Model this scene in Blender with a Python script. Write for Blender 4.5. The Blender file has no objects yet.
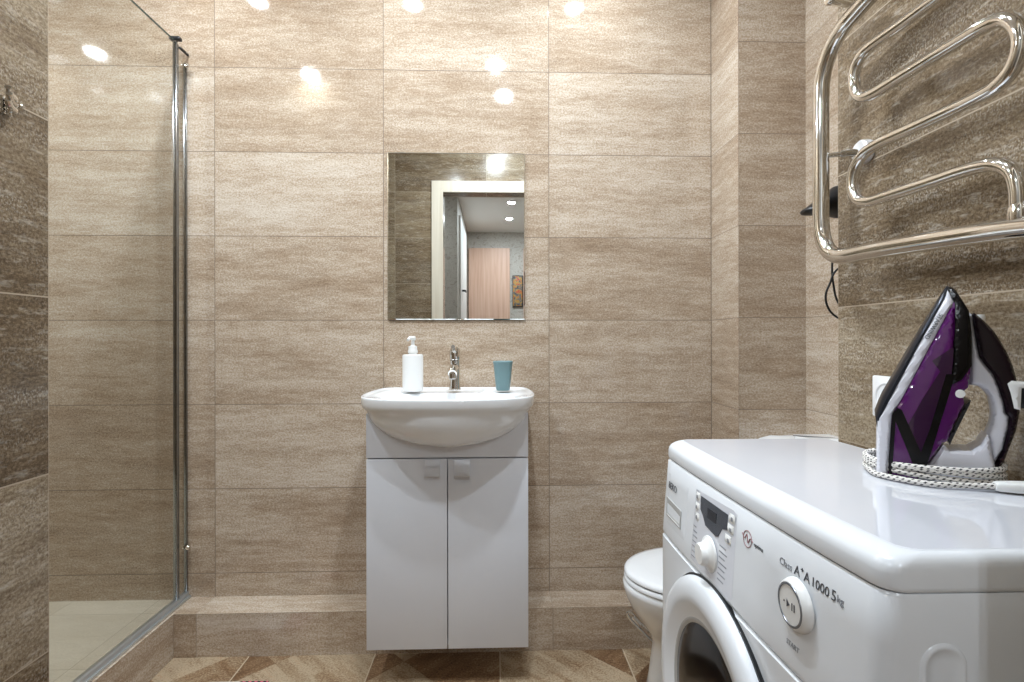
import bpy, bmesh, math, random
from mathutils import Vector, Matrix, geometry
random.seed(7)
scene = bpy.context.scene
COL = scene.collection
R = math.radians

# ------------------------------------------------------------------ camera
cam_data = bpy.data.cameras.new('camera')
cam_data.sensor_width = 36.0
cam_data.lens = 520.0 / 1024.0 * 36.0
cam_data.clip_start = 0.02
cam = bpy.data.objects.new('camera', cam_data)
COL.objects.link(cam)
cam.location = (0, 0, 1.06)
cam.rotation_euler = (R(90), R(0.08), R(-1.8))
scene.camera = cam

# ------------------------------------------------------------------ world, view, lamps
world = bpy.data.worlds.new('world')
world.use_nodes = True
world.node_tree.nodes['Background'].inputs[0].default_value = (0.8, 0.85, 0.9, 1)
world.node_tree.nodes['Background'].inputs[1].default_value = 0.3
scene.world = world
vs = scene.view_settings
vs.view_transform = 'Standard'
vs.look = 'None'
vs.gamma = 1.0
vs.use_curve_mapping = False
vs.exposure = 0.28
CEIL = 2.50         # bathroom ceiling
HALL_CEIL = 2.40    # corridor ceiling


def area_lamp(x, y, z, watts, size, col=(0.82, 0.915, 1.0)):
    ld = bpy.data.lights.new('downlight_lamp', 'AREA')
    ld.shape = 'DISK'
    ld.size = size
    ld.energy = watts
    ld.color = col
    o = bpy.data.objects.new('downlight_lamp', ld)
    COL.objects.link(o)
    o.location = (x, y, z)
    return o


BATH_LIGHTS = [(-1.00, 1.56, 2.8), (-0.35, 1.56, 2.6), (0.34, 1.56, 4.2), (0.0, 1.09, 12.0), (-0.99, 0.97, 11.0), (-1.98, 1.15, 9.5), (0.05, 0.76, 8.5)]
HALL_LIGHTS = [(0.155, -1.24, 6.0), (0.15, -1.90, 12.0), (-0.92, -0.45, 5.5)]  # last one is an added fill lamp, unseen, brightening the corridor wallpaper
for (lx, ly, w) in BATH_LIGHTS:
    area_lamp(lx, ly, CEIL - 0.012, w, 0.05)
for (lx, ly, w) in HALL_LIGHTS:
    area_lamp(lx, ly, HALL_CEIL - 0.012, w, 0.05)


# ------------------------------------------------------------------ materials
def lin(c):
    return tuple((v / 255 / 12.92 if v / 255 <= 0.04045 else ((v / 255 + 0.055) / 1.055) ** 2.4) for v in c) + (1.0,)


class NT:
    def __init__(self, name):
        self.mat = bpy.data.materials.new(name)
        self.mat.use_nodes = True
        self.t = self.mat.node_tree
        self.bsdf = self.t.nodes['Principled BSDF']
        self.out = self.t.nodes['Material Output']

    def n(self, typ, ins=None, **props):
        nd = self.t.nodes.new(typ)
        for k, v in props.items():
            setattr(nd, k, v)
        for k, v in (ins or {}).items():
            if isinstance(v, bpy.types.NodeSocket):
                self.t.links.new(v, nd.inputs[k])
            else:
                nd.inputs[k].default_value = v
        return nd

    def m(self, op, a, b=None, c=None):
        ins = {0: a}
        if b is not None:
            ins[1] = b
        if c is not None:
            ins[2] = c
        return self.n('ShaderNodeMath', ins, operation=op).outputs[0]

    def mix(self, f, a, b, mode='MIX'):
        nd = self.n('ShaderNodeMix', None, data_type='RGBA', blend_type=mode)
        for k, v in ((0, f), (6, a), (7, b)):
            if isinstance(v, bpy.types.NodeSocket):
                self.t.links.new(v, nd.inputs[k])
            else:
                nd.inputs[k].default_value = v
        return nd.outputs[2]

    def ramp(self, f, stops):
        nd = self.n('ShaderNodeValToRGB', {0: f})
        el = nd.color_ramp.elements
        while len(el) < len(stops):
            el.new(0.5)
        for e, (p, c) in zip(el, stops):
            e.position = p
            e.color = c
        return nd.outputs[0]

    def noise(self, vec, scale=1.0, detail=3.0, rough=0.5, dist=0.0):
        return self.n('ShaderNodeTexNoise', {'Vector': vec, 'Scale': scale, 'Detail': detail, 'Roughness': rough, 'Distortion': dist}).outputs[0]

    def vec(self, x, y, z=0.0):
        return self.n('ShaderNodeCombineXYZ', {0: x, 1: y, 2: z}).outputs[0]

    def set(self, **kw):
        for k, v in kw.items():
            k = k.replace('_', ' ')
            if isinstance(v, bpy.types.NodeSocket):
                self.t.links.new(v, self.bsdf.inputs[k])
            else:
                self.bsdf.inputs[k].default_value = v
        return self.mat


def simple(name, rgb, rough=0.4, metal=0.0, **kw):
    nt = NT(name)
    return nt.set(Base_Color=lin(rgb), Roughness=rough, Metallic=metal, **kw)


def speckled(name, rgb, rough=0.3, amount=0.04, scale=40.0, **kw):
    """a plain finish with a very faint uneven tone"""
    nt = NT(name)
    tc = nt.n('ShaderNodeTexCoord').outputs['Object']
    f = nt.noise(tc, scale, 3)
    c = lin(rgb)
    d = tuple(v * (1 - amount) for v in c[:3]) + (1,)
    return nt.set(Base_Color=nt.mix(f, d, c), Roughness=rough, **kw)


def tile_mat(name, stops, w, h, ou, ov, grout, gap=0.0025, rough=0.05, fleck=0.45, fleckcol=(235, 228, 215), vary=0.12, streak=(1.8, 13.0), seed=0.0, bump=0.12, offset=0.0, smear=0.12, stw=0.52):
    nt = NT(name)
    uv = nt.n('ShaderNodeUVMap').outputs[0]
    s = nt.n('ShaderNodeSeparateXYZ', {0: uv})
    U, V = s.outputs[0], s.outputs[1]
    v = nt.m('DIVIDE', nt.m('SUBTRACT', V, ov), h)
    cv = nt.m('FLOOR', v)
    u = nt.m('DIVIDE', nt.m('SUBTRACT', U, ou), w)
    if offset:
        u = nt.m('ADD', u, nt.m('MULTIPLY', nt.m('MODULO', cv, 2.0), offset))
    cu = nt.m('FLOOR', u)
    fu, fv = nt.m('SUBTRACT', u, cu), nt.m('SUBTRACT', v, cv)
    du = nt.m('MULTIPLY', nt.m('MINIMUM', fu, nt.m('SUBTRACT', 1.0, fu)), w)
    dv = nt.m('MULTIPLY', nt.m('MINIMUM', fv, nt.m('SUBTRACT', 1.0, fv)), h)
    dmin = nt.m('MINIMUM', du, dv)
    g = nt.m('LESS_THAN', dmin, gap / 2)
    wn = nt.n('ShaderNodeTexWhiteNoise', {0: nt.vec(cu, cv, seed)}, noise_dimensions='3D')
    rnd = wn.outputs[0]
    off = nt.m('MULTIPLY', rnd, 37.0)
    UU, VV = nt.m('ADD', U, off), nt.m('ADD', V, off)
    st = nt.noise(nt.vec(nt.m('MULTIPLY', UU, streak[0]), nt.m('MULTIPLY', VV, streak[1]), seed), 1.0, 5, 0.6, 0.25)
    st2 = nt.noise(nt.vec(nt.m('MULTIPLY', UU, 14.0), nt.m('MULTIPLY', VV, 60.0), seed + 3), 1.0, 5, 0.7)
    grain = nt.noise(nt.vec(nt.m('MULTIPLY', UU, 150.0), nt.m('MULTIPLY', VV, 190.0), 1.0), 1.0, 3, 0.75)
    f = nt.m('ADD', nt.m('MULTIPLY', st, stw), nt.m('MULTIPLY', st2, 1.0 - stw))
    f = nt.m('ADD', f, nt.m('MULTIPLY', nt.m('SUBTRACT', rnd, 0.5), vary))
    f = nt.m('ADD', f, nt.m('MULTIPLY', nt.m('SUBTRACT', grain, 0.5), 0.95))
    col = nt.ramp(f, stops)
    # woven, worn flecks gathered in patches
    patch = nt.noise(nt.vec(nt.m('MULTIPLY', UU, 4.0), nt.m('MULTIPLY', VV, 16.0), seed + 9), 1.0, 3, 0.6)
    pm = nt.n('ShaderNodeMapRange', {0: patch, 1: 0.42, 2: 0.66, 3: 0.0, 4: 1.0}).outputs[0]
    ticks = nt.noise(nt.vec(nt.m('MULTIPLY', UU, 340.0), nt.m('MULTIPLY', VV, 210.0), seed + 5), 1.0, 2, 0.5)
    tm = nt.n('ShaderNodeMapRange', {0: ticks, 1: 0.50, 2: 0.66, 3: 0.0, 4: 1.0}).outputs[0]
    sm = nt.noise(nt.vec(nt.m('MULTIPLY', UU, 22.0), nt.m('MULTIPLY', VV, 80.0), seed + 2), 1.0, 4, 0.7)
    sf = nt.m('MULTIPLY', nt.n('ShaderNodeMapRange', {0: sm, 1: 0.54, 2: 0.72, 3: 0.0, 4: 1.0}).outputs[0], smear)
    col = nt.mix(sf, col, lin(fleckcol))
    fm = nt.m('MULTIPLY', nt.m('MULTIPLY', pm, tm), fleck)
    col = nt.mix(fm, col, lin(fleckcol))
    col = nt.mix(g, col, lin(grout))
    hgt = nt.m('ADD', nt.m('MULTIPLY', grain, 0.4), nt.m('MULTIPLY', ticks, 0.6))
    hgt = nt.m('SUBTRACT', hgt, nt.m('MULTIPLY', g, 3.0))
    bp = nt.n('ShaderNodeBump', {'Strength': bump, 'Distance': 0.0006, 'Height': hgt}).outputs[0]
    rg = nt.m('ADD', rough, nt.m('MULTIPLY', g, 0.5))
    return nt.set(Base_Color=col, Roughness=rg, Normal=bp)


LIGHT_STOPS = [(0.22, lin((136, 115, 95))), (0.42, lin((166, 145, 123))), (0.55, lin((189, 171, 151))), (0.76, lin((215, 205, 192)))]
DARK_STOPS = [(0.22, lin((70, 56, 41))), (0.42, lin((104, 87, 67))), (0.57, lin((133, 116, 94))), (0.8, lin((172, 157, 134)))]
ROW = 0.302
Z0 = 0.230
M = {}
M['tile_back'] = tile_mat('beige_tile_back', LIGHT_STOPS, 0.60, ROW, -0.405, Z0, (122, 106, 90), seed=1.0)
M['tile_pier'] = tile_mat('beige_tile_pier', LIGHT_STOPS, 0.60, ROW, 0.797, Z0, (130, 112, 96), seed=4.0)
M['tile_side'] = tile_mat('beige_tile_side', LIGHT_STOPS, 0.60, ROW, 1.105, Z0, (140, 124, 106), seed=6.0)
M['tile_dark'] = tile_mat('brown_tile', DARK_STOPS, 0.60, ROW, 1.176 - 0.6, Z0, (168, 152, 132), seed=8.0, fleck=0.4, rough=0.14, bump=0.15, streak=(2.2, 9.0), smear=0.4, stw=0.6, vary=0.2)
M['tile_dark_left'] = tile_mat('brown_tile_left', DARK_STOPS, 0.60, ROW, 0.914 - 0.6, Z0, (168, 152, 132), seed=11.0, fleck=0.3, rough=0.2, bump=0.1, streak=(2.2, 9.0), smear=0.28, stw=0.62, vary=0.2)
M['tile_front'] = tile_mat('brown_tile_front', DARK_STOPS, 0.60, ROW, -0.06, Z0, (160, 146, 126), seed=12.0, fleck=0.4, rough=0.16, smear=0.3, vary=0.14)
M['tile_ledge'] = tile_mat('beige_tile_ledge', LIGHT_STOPS, 0.60, 0.6, -0.405, -0.454, (150, 134, 116), seed=15.0)
M['tile_curb'] = tile_mat('beige_tile_curb', LIGHT_STOPS, 0.60, 0.6, 1.18, -0.454, (165, 150, 132), seed=17.0)
M['tile_shower_floor'] = tile_mat('pale_tile_shower_floor', [(0.2, lin((194, 183, 163))), (0.5, lin((210, 200, 182))), (0.8, lin((224, 216, 200)))], 0.3, 0.3, 0, 0, (178, 168, 150), gap=0.002, seed=21.0, fleck=0.1, rough=0.3, streak=(3, 14))


def floor_tile_mat():
    nt = NT('patchwork_floor_tile')
    uv = nt.n('ShaderNodeUVMap').outputs[0]
    s = nt.n('ShaderNodeSeparateXYZ', {0: uv})
    w = 0.422
    u = nt.m('DIVIDE', nt.m('SUBTRACT', s.outputs[0], 0.013), w)
    v = nt.m('DIVIDE', nt.m('SUBTRACT', s.outputs[1], 1.776 - 0.36), w)
    cu, cv = nt.m('FLOOR', u), nt.m('FLOOR', v)
    fu, fv = nt.m('SUBTRACT', u, cu), nt.m('SUBTRACT', v, cv)
    d = nt.m('MULTIPLY', nt.m('MINIMUM', nt.m('MINIMUM', fu, nt.m('SUBTRACT', 1.0, fu)), nt.m('MINIMUM', fv, nt.m('SUBTRACT', 1.0, fv))), w)
    g = nt.m('LESS_THAN', d, 0.002)
    a = nt.m('ADD', fu, fv)
    b = nt.m('ADD', nt.m('SUBTRACT', fu, fv), 1.0)
    ia, ib = nt.m('FLOOR', nt.m('MULTIPLY', a, 2.0)), nt.m('FLOOR', nt.m('MULTIPLY', b, 2.0))
    cell = nt.vec(nt.m('ADD', nt.m('MULTIPLY', cu, 13.0), ia), nt.m('ADD', nt.m('MULTIPLY', cv, 17.0), ib), 2.0)
    wn = nt.n('ShaderNodeTexWhiteNoise', {0: cell}, noise_dimensions='3D').outputs[0]
    alt = nt.m('GREATER_THAN', wn, 0.5)
    p1 = nt.n('ShaderNodeMix', {0: alt, 2: a, 3: b}).outputs[0]
    p2 = nt.n('ShaderNodeMix', {0: alt, 2: b, 3: a}).outputs[0]
    off = nt.m('MULTIPLY', wn, 29.0)
    st = nt.noise(nt.vec(nt.m('ADD', nt.m('MULTIPLY', p1, 1.2), off), nt.m('ADD', nt.m('MULTIPLY', p2, 8.0), off), 0.0), 1.0, 5, 0.65)
    gr = nt.noise(nt.vec(nt.m('MULTIPLY', u, 70.0), nt.m('MULTIPLY', v, 70.0), 0.0), 1.0, 3, 0.6)
    f = nt.m('ADD', nt.m('MULTIPLY', st, 0.62), nt.m('MULTIPLY', wn, 0.34))
    f = nt.m('ADD', f, nt.m('MULTIPLY', nt.m('SUBTRACT', gr, 0.5), 0.8))
    c = nt.ramp(f, [(0.22, lin((88, 60, 40))), (0.40, lin((126, 96, 68))), (0.52, lin((150, 126, 98))), (0.68, lin((184, 166, 140))), (0.86, lin((156, 112, 74)))])
    c = nt.mix(g, c, lin((196, 180, 156)))
    bp = nt.n('ShaderNodeBump', {'Strength': 0.15, 'Distance': 0.0006, 'Height': gr}).outputs[0]
    return nt.set(Base_Color=c, Roughness=0.42, Normal=bp)


M['floor'] = floor_tile_mat()


def wallpaper():
    nt = NT('textured_wallpaper')
    uv = nt.n('ShaderNodeUVMap').outputs[0]
    n1 = nt.noise(uv, 26.0, 4, 0.6, 1.2)
    c = nt.ramp(n1, [(0.35, lin((158, 150, 140))), (0.5, lin((192, 186, 178))), (0.65, lin((172, 166, 156)))])
    bp = nt.n('ShaderNodeBump', {'Strength': 0.5, 'Distance': 0.004, 'Height': n1}).outputs[0]
    return nt.set(Base_Color=c, Roughness=0.6, Normal=bp)


def wood(name, c1, c2, c3, su=30.0, sv=1.2, rough=0.45):
    nt = NT(name)
    uv = nt.n('ShaderNodeUVMap').outputs[0]
    s = nt.n('ShaderNodeSeparateXYZ', {0: uv})
    n1 = nt.noise(nt.vec(nt.m('MULTIPLY', s.outputs[0], su), nt.m('MULTIPLY', s.outputs[1], sv), 0.0), 1.0, 5, 0.6, 0.4)
    return nt.set(Base_Color=nt.ramp(n1, [(0.3, lin(c1)), (0.5, lin(c2)), (0.7, lin(c3))]), Roughness=rough)


M['wallpaper'] = wallpaper()
M['oak'] = wood('light_oak_board', (196, 156, 134), (212, 174, 152), (222, 188, 168))
M['casing'] = wood('pale_casing', (206, 194, 176), (216, 206, 190), (222, 213, 198), 60.0, 1.5)
M['ceiling'] = simple('white_ceiling', (236, 234, 230), 0.5)
M['hall_floor'] = wood('laminate_floor', (120, 92, 66), (140, 110, 82), (156, 126, 96), 2.0, 18.0)
M['ceramic'] = simple('white_ceramic', (238, 240, 242), 0.06, Coat_Weight=0.5, Coat_Roughness=0.03)
M['cabinet'] = speckled('white_cabinet', (226, 229, 236), 0.28, 0.02)
M['cab_dark'] = simple('cabinet_shadow_gap', (70, 72, 76), 0.6)
M['machine'] = speckled('white_enamel', (228, 231, 235), 0.22, 0.015, 30.0)
M['machine_top'] = speckled('white_gloss_board', (222, 224, 231), 0.07, 0.015, 30.0, Coat_Weight=0.6, Coat_Roughness=0.03)
M['ring_grey'] = simple('grey_ring', (176, 176, 174), 0.25)
M['silver_ring'] = simple('silver_line', (128, 132, 138), 0.3, 0.6)
M['black_gloss'] = simple('black_glass', (10, 11, 13), 0.12)
M['drum'] = simple('drum_steel', (120, 120, 122), 0.3, 0.8)
M['display'] = simple('display_window', (52, 58, 68), 0.15, Coat_Weight=0.5)
M['lcd'] = simple('display_lcd', (24, 28, 36), 0.2)
M['ink'] = simple('dark_grey_print', (74, 76, 82), 0.5)
M['ink_soft'] = simple('grey_print', (140, 143, 150), 0.5)
M['ink_red'] = simple('red_grey_print', (150, 110, 112), 0.5)
M['chrome'] = simple('chrome', (226, 224, 220), 0.07, 1.0)
M['satin'] = simple('satin_steel', (240, 240, 243), 0.35, 0.45)
M['alu'] = simple('aluminium_profile', (206, 210, 212), 0.32, 0.75)
M['post'] = simple('polished_profile', (150, 153, 156), 0.16, 1.0)
M['white_plastic'] = speckled('white_plastic', (236, 236, 234), 0.3, 0.02)
M['socket_white'] = speckled('socket_white', (238, 238, 238), 0.35, 0.01)
M['teal'] = speckled('teal_plastic', (108, 138, 142), 0.38, 0.06, 60.0)
M['black_plastic'] = speckled('black_plastic', (20, 21, 24), 0.35, 0.1)
M['black_gloss_plastic'] = simple('black_gloss_plastic', (9, 8, 11), 0.22, Specular_IOR_Level=0.3)
M['iron_white'] = speckled('iron_white', (222, 222, 230), 0.25, 0.01)
M['purple'] = simple('purple_tank', (84, 14, 96), 0.12, Coat_Weight=0.5)
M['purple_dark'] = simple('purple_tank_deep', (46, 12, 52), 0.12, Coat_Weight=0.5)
M['maroon'] = simple('black_maroon', (20, 6, 16), 0.2, Specular_IOR_Level=0.3)
M['sole'] = simple('dark_soleplate', (34, 38, 48), 0.3, 0.5)
M['black_rubber'] = simple('black_cord', (12, 12, 12), 0.45)
M['white_door'] = simple('white_door', (234, 234, 232), 0.35)
M['mirror'] = simple('mirror_silver', (236, 240, 238), 0.005, 1.0)
M['mirror_edge'] = simple('mirror_glass_edge', (150, 160, 158), 0.1, 0.5)


def braid_mat():
    nt = NT('braided_cord')
    uv = nt.n('ShaderNodeUVMap').outputs[0]
    s = nt.n('ShaderNodeSeparateXYZ', {0: uv})
    ph = nt.m('ADD', nt.m('MULTIPLY', s.outputs[0], 120.0), nt.m('MULTIPLY', s.outputs[1], 3.0))
    fr = nt.m('FRACT', ph)
    ph2 = nt.m('ADD', nt.m('MULTIPLY', s.outputs[0], -40.0), nt.m('MULTIPLY', s.outputs[1], 5.0))
    fr2 = nt.m('FRACT', ph2)
    k = nt.m('MULTIPLY', nt.m('GREATER_THAN', fr, 0.62), nt.m('GREATER_THAN', fr2, 0.4))
    c = nt.mix(k, lin((226, 222, 216)), lin((58, 54, 54)))
    return nt.set(Base_Color=c, Roughness=0.7)


M['braid'] = braid_mat()


def mat_stripes():
    nt = NT('pink_black_stripes')
    uv = nt.n('ShaderNodeUVMap').outputs[0]
    s = nt.n('ShaderNodeSeparateXYZ', {0: uv})
    fr = nt.m('FRACT', nt.m('MULTIPLY', s.outputs[0], 55.0))
    c = nt.mix(nt.m('GREATER_THAN', fr, 0.5), lin((214, 96, 122)), lin((34, 26, 30)))
    return nt.set(Base_Color=c, Roughness=0.85)


M['stripes'] = mat_stripes()


def glass_mat():
    nt = NT('clear_glass')
    tr = nt.n('ShaderNodeBsdfTransparent', {0: (0.945, 0.95, 0.935, 1)})
    gl = nt.n('ShaderNodeBsdfGlossy', {'Roughness': 0.01})
    lw = nt.n('ShaderNodeLayerWeight', {0: 0.5}).outputs[1]
    fr = nt.m('ADD', nt.m('MULTIPLY', nt.m('POWER', lw, 5.0), 0.9), 0.03)
    mx = nt.n('ShaderNodeMixShader', {0: fr, 1: tr.outputs[0], 2: gl.outputs[0]})
    nt.t.links.new(mx.outputs[0], nt.out.inputs[0])
    return nt.mat


M['glass'] = glass_mat()
M['glass_edge'] = simple('polished_glass_edge', (70, 84, 80), 0.15)


def emit(name, rgb, strength):
    nt = NT(name)
    return nt.set(Base_Color=(1, 1, 1, 1), Emission_Color=rgb + (1,), Emission_Strength=strength)


M['lamp'] = emit('downlight_diffuser', (0.96, 0.98, 1.0), 25.0)


def painting():
    nt = NT('painted_canvas')
    uv = nt.n('ShaderNodeUVMap').outputs[0]
    n1 = nt.noise(uv, 22.0, 3, 0.6, 0.8)
    c = nt.ramp(n1, [(0.3, lin((46, 44, 52))), (0.45, lin((120, 112, 110))), (0.55, lin((190, 150, 60))), (0.62, lin((196, 70, 62))), (0.7, lin((110, 70, 110))), (0.8, lin((205, 200, 190)))])
    return nt.set(Base_Color=c, Roughness=0.6)


M['painting'] = painting()

# ------------------------------------------------------------------ mesh helpers


def append(dst, src):
    me = bpy.data.meshes.new('tmp')
    src.to_mesh(me)
    src.free()
    dst.from_mesh(me)
    bpy.data.meshes.remove(me)
    return dst


def box(x0, x1, y0, y1, z0, z1, bevel=0.0, seg=2):
    bm = bmesh.new()
    bmesh.ops.create_cube(bm, size=1.0)
    for v in bm.verts:
        v.co = Vector(((x0 + x1) / 2 + v.co.x * (x1 - x0), (y0 + y1) / 2 + v.co.y * (y1 - y0), (z0 + z1) / 2 + v.co.z * (z1 - z0)))
    if bevel > 0:
        bmesh.ops.bevel(bm, geom=bm.edges[:], offset=bevel, segments=seg, affect='EDGES', profile=0.5)
    return bm


def loft(rings, cap0=True, cap1=True, closed=True):
    bm = bmesh.new()
    R_ = [[bm.verts.new(p) for p in r] for r in rings]
    n = len(R_[0])
    for a, b in zip(R_[:-1], R_[1:]):
        for i in range(n if closed else n - 1):
            j = (i + 1) % n
            bm.faces.new((a[i], a[j], b[j], b[i]))
    if cap0:
        bm.faces.new(list(reversed(R_[0])))
    if cap1:
        bm.faces.new(R_[-1])
    bmesh.ops.recalc_face_normals(bm, faces=bm.faces[:])
    return bm


def lathe(profile, center=(0, 0, 0), axis='z', n=40, cap0=True, cap1=True):
    """profile: list of (radius, height along axis)"""
    rings = []
    for r, h in profile:
        ring = []
        for i in range(n):
            a = 2 * math.pi * i / n
            c, s = max(r, 1e-5) * math.cos(a), max(r, 1e-5) * math.sin(a)
            p = {'z': (c, s, h), 'x': (h, c, s), 'y': (s, h, c)}[axis]
            ring.append(Vector(center) + Vector(p))
        rings.append(ring)
    return loft(rings, cap0, cap1)


def catmull(pts, per=8, closed=False):
    P = [Vector(p) for p in pts]
    out = []
    n = len(P)
    rng = range(n if closed else n - 1)
    for i in rng:
        if closed:
            p0, p1, p2, p3 = P[(i - 1) % n], P[i], P[(i + 1) % n], P[(i + 2) % n]
        else:
            p1, p2 = P[i], P[i + 1]
            p0 = P[i - 1] if i > 0 else p1 * 2 - p2
            p3 = P[i + 2] if i + 2 < n else p2 * 2 - p1
        # centripetal
        t0 = 0.0
        t1 = t0 + max((p1 - p0).length, 1e-6) ** 0.5
        t2 = t1 + max((p2 - p1).length, 1e-6) ** 0.5
        t3 = t2 + max((p3 - p2).length, 1e-6) ** 0.5
        for k in range(per):
            t = t1 + (t2 - t1) * k / per
            a1 = p0 * ((t1 - t) / (t1 - t0)) + p1 * ((t - t0) / (t1 - t0))
            a2 = p1 * ((t2 - t) / (t2 - t1)) + p2 * ((t - t1) / (t2 - t1))
            a3 = p2 * ((t3 - t) / (t3 - t2)) + p3 * ((t - t2) / (t3 - t2))
            b1 = a1 * ((t2 - t) / (t2 - t0)) + a2 * ((t - t0) / (t2 - t0))
            b2 = a2 * ((t3 - t) / (t3 - t1)) + a3 * ((t - t1) / (t3 - t1))
            out.append(b1 * ((t2 - t) / (t2 - t1)) + b2 * ((t - t1) / (t2 - t1)))
    if not closed:
        out.append(P[-1])
    return out


def tube(path, r, n=14, closed=False, uv=False):
    P = [Vector(p) for p in path]
    m = len(P)
    bm = bmesh.new()
    T = []
    for i in range(m):
        a = P[(i - 1) % m] if (closed or i > 0) else P[i]
        b = P[(i + 1) % m] if (closed or i < m - 1) else P[i]
        T.append((b - a).normalized())
    ref = Vector((0, 0, 1)) if abs(T[0].z) < 0.9 else Vector((1, 0, 0))
    nrm = (ref - T[0] * ref.dot(T[0])).normalized()
    rings, dist, D = [], 0.0, []
    for i in range(m):
        if i > 0:
            dist += (P[i] - P[i - 1]).length
            nrm = (nrm - T[i] * nrm.dot(T[i])).normalized()
        bi = T[i].cross(nrm)
        rr = r(i / (m - 1)) if callable(r) else r
        rings.append([bm.verts.new(P[i] + (nrm * math.cos(2 * math.pi * k / n) + bi * math.sin(2 * math.pi * k / n)) * rr) for k in range(n)])
        D.append(dist)
    ul = bm.loops.layers.uv.new('UVMap') if uv else None
    for i in range(m if closed else m - 1):
        a, b = rings[i], rings[(i + 1) % m]
        for k in range(n):
            j = (k + 1) % n
            f = bm.faces.new((a[k], a[j], b[j], b[k]))
            if ul:
                for l, uvv in zip(f.loops, ((D[i], k / n), (D[i], (k + 1) / n), (D[(i + 1) % m], (k + 1) / n), (D[(i + 1) % m], k / n))):
                    l[ul].uv = uvv
    if not closed:
        bm.faces.new(list(reversed(rings[0])))
        bm.faces.new(rings[-1])
    bmesh.ops.recalc_face_normals(bm, faces=bm.faces[:])
    return bm


def cyl(p0, p1, r, n=20):
    return tube([p0, p1], r, n)


def inside(poly, x, y):
    c = False
    j = len(poly) - 1
    for i in range(len(poly)):
        xi, yi = poly[i]
        xj, yj = poly[j]
        if (yi > y) != (yj > y) and x < (xj - xi) * (y - yi) / (yj - yi) + xi:
            c = not c
        j = i
    return c


def segdist(poly, x, y):
    best = 1e9
    p = Vector((x, y))
    for i in range(len(poly)):
        a, b = Vector(poly[i]), Vector(poly[(i + 1) % len(poly)])
        ab = b - a
        t = max(0, min(1, (p - a).dot(ab) / max(ab.length_squared, 1e-12)))
        best = min(best, (a + ab * t - p).length)
    return best


def resample(poly, step):
    out = []
    for i in range(len(poly)):
        a, b = Vector(poly[i]), Vector(poly[(i + 1) % len(poly)])
        k = max(1, int((b - a).length / step))
        for q in range(k):
            out.append(tuple(a + (b - a) * q / k))
    return out


def fill2d(poly, step):
    """triangulate a polygon with an interior grid: verts2d, faces, boundary loop count"""
    B = resample(poly, step)
    pts = [Vector(p) for p in B]
    xs, ys = [p[0] for p in B], [p[1] for p in B]
    y = min(ys) + step / 2
    row = 0
    while y < max(ys):
        x = min(xs) + (step / 2 if row % 2 else step)
        while x < max(xs):
            if inside(B, x, y) and segdist(B, x, y) > step * 0.55:
                pts.append(Vector((x, y)))
            x += step
        y += step * 0.87
        row += 1
    edges = [(i, (i + 1) % len(B)) for i in range(len(B))]
    vo, eo, fo, _, _, _ = geometry.delaunay_2d_cdt(pts, edges, [], 1, 1e-7)
    return [(v.x, v.y) for v in vo], [tuple(f) for f in fo]


def slab(poly, step, top, bot):
    """closed solid between two height functions over a polygon; top(x,y,d) and bot(x,y,d) give 3D points, d = distance to the outline"""
    V, Fc = fill2d(poly, step)
    bm = bmesh.new()
    ds = [segdist(poly, x, y) for x, y in V]
    tv = [bm.verts.new(top(x, y, d)) for (x, y), d in zip(V, ds)]
    bv = [bm.verts.new(bot(x, y, d)) for (x, y), d in zip(V, ds)]
    cnt = {}
    for f in Fc:
        bm.faces.new([tv[i] for i in f])
        bm.faces.new([bv[i] for i in reversed(f)])
        for a, b in zip(f, f[1:] + f[:1]):
            cnt[(a, b)] = 1
    for (a, b) in list(cnt):
        if (b, a) not in cnt:
            bm.faces.new((tv[b], tv[a], bv[a], bv[b]))
    bmesh.ops.recalc_face_normals(bm, faces=bm.faces[:])
    return bm


def box_uv(bm):
    ul = bm.loops.layers.uv.get('UVMap') or bm.loops.layers.uv.new('UVMap')
    for f in bm.faces:
        n = f.normal
        ax = max(range(3), key=lambda i: abs(n[i]))
        for l in f.loops:
            c = l.vert.co
            l[ul].uv = ((c.y, c.z), (c.x, c.z), (c.x, c.y))[ax]


def obj(name, bm, mat, parent=None, smooth=True, angle=35, uv=False):
    bm.normal_update()
    if uv:
        box_uv(bm)
    me = bpy.data.meshes.new(name)
    if smooth:
        for f in bm.faces:
            f.smooth = len(f.verts) <= 6
        for e in bm.edges:
            if len(e.link_faces) == 2:
                e.smooth = e.calc_face_angle(0) < R(angle)
    bm.to_mesh(me)
    bm.free()
    mats = mat if isinstance(mat, (list, tuple)) else [mat]
    for mm in mats:
        me.materials.append(mm)
    o = bpy.data.objects.new(name, me)
    COL.objects.link(o)
    if parent is not None:
        o.parent = parent
        if parent.type == 'EMPTY':          # parts are modelled in world space
            o.matrix_parent_inverse = Matrix.Translation(-parent.location)
    return o


def tag(o, label, cat, group=None, kind=None):
    o['label'] = label
    o['category'] = cat
    if group:
        o['group'] = group
    if kind:
        o['kind'] = kind
    return o


def thing(name, loc, label, cat, group=None):
    o = bpy.data.objects.new(name, None)
    o.empty_display_size = 0.1
    COL.objects.link(o)
    o.location = loc
    return tag(o, label, cat, group)


def struct(name, bm, mat, label=None, parent=None):
    o = obj(name, bm, mat, parent, smooth=False, uv=True)
    if parent is None:
        o['kind'] = 'structure'
        if label:
            o['label'] = label
            o['category'] = 'structure'
    return o


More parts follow.
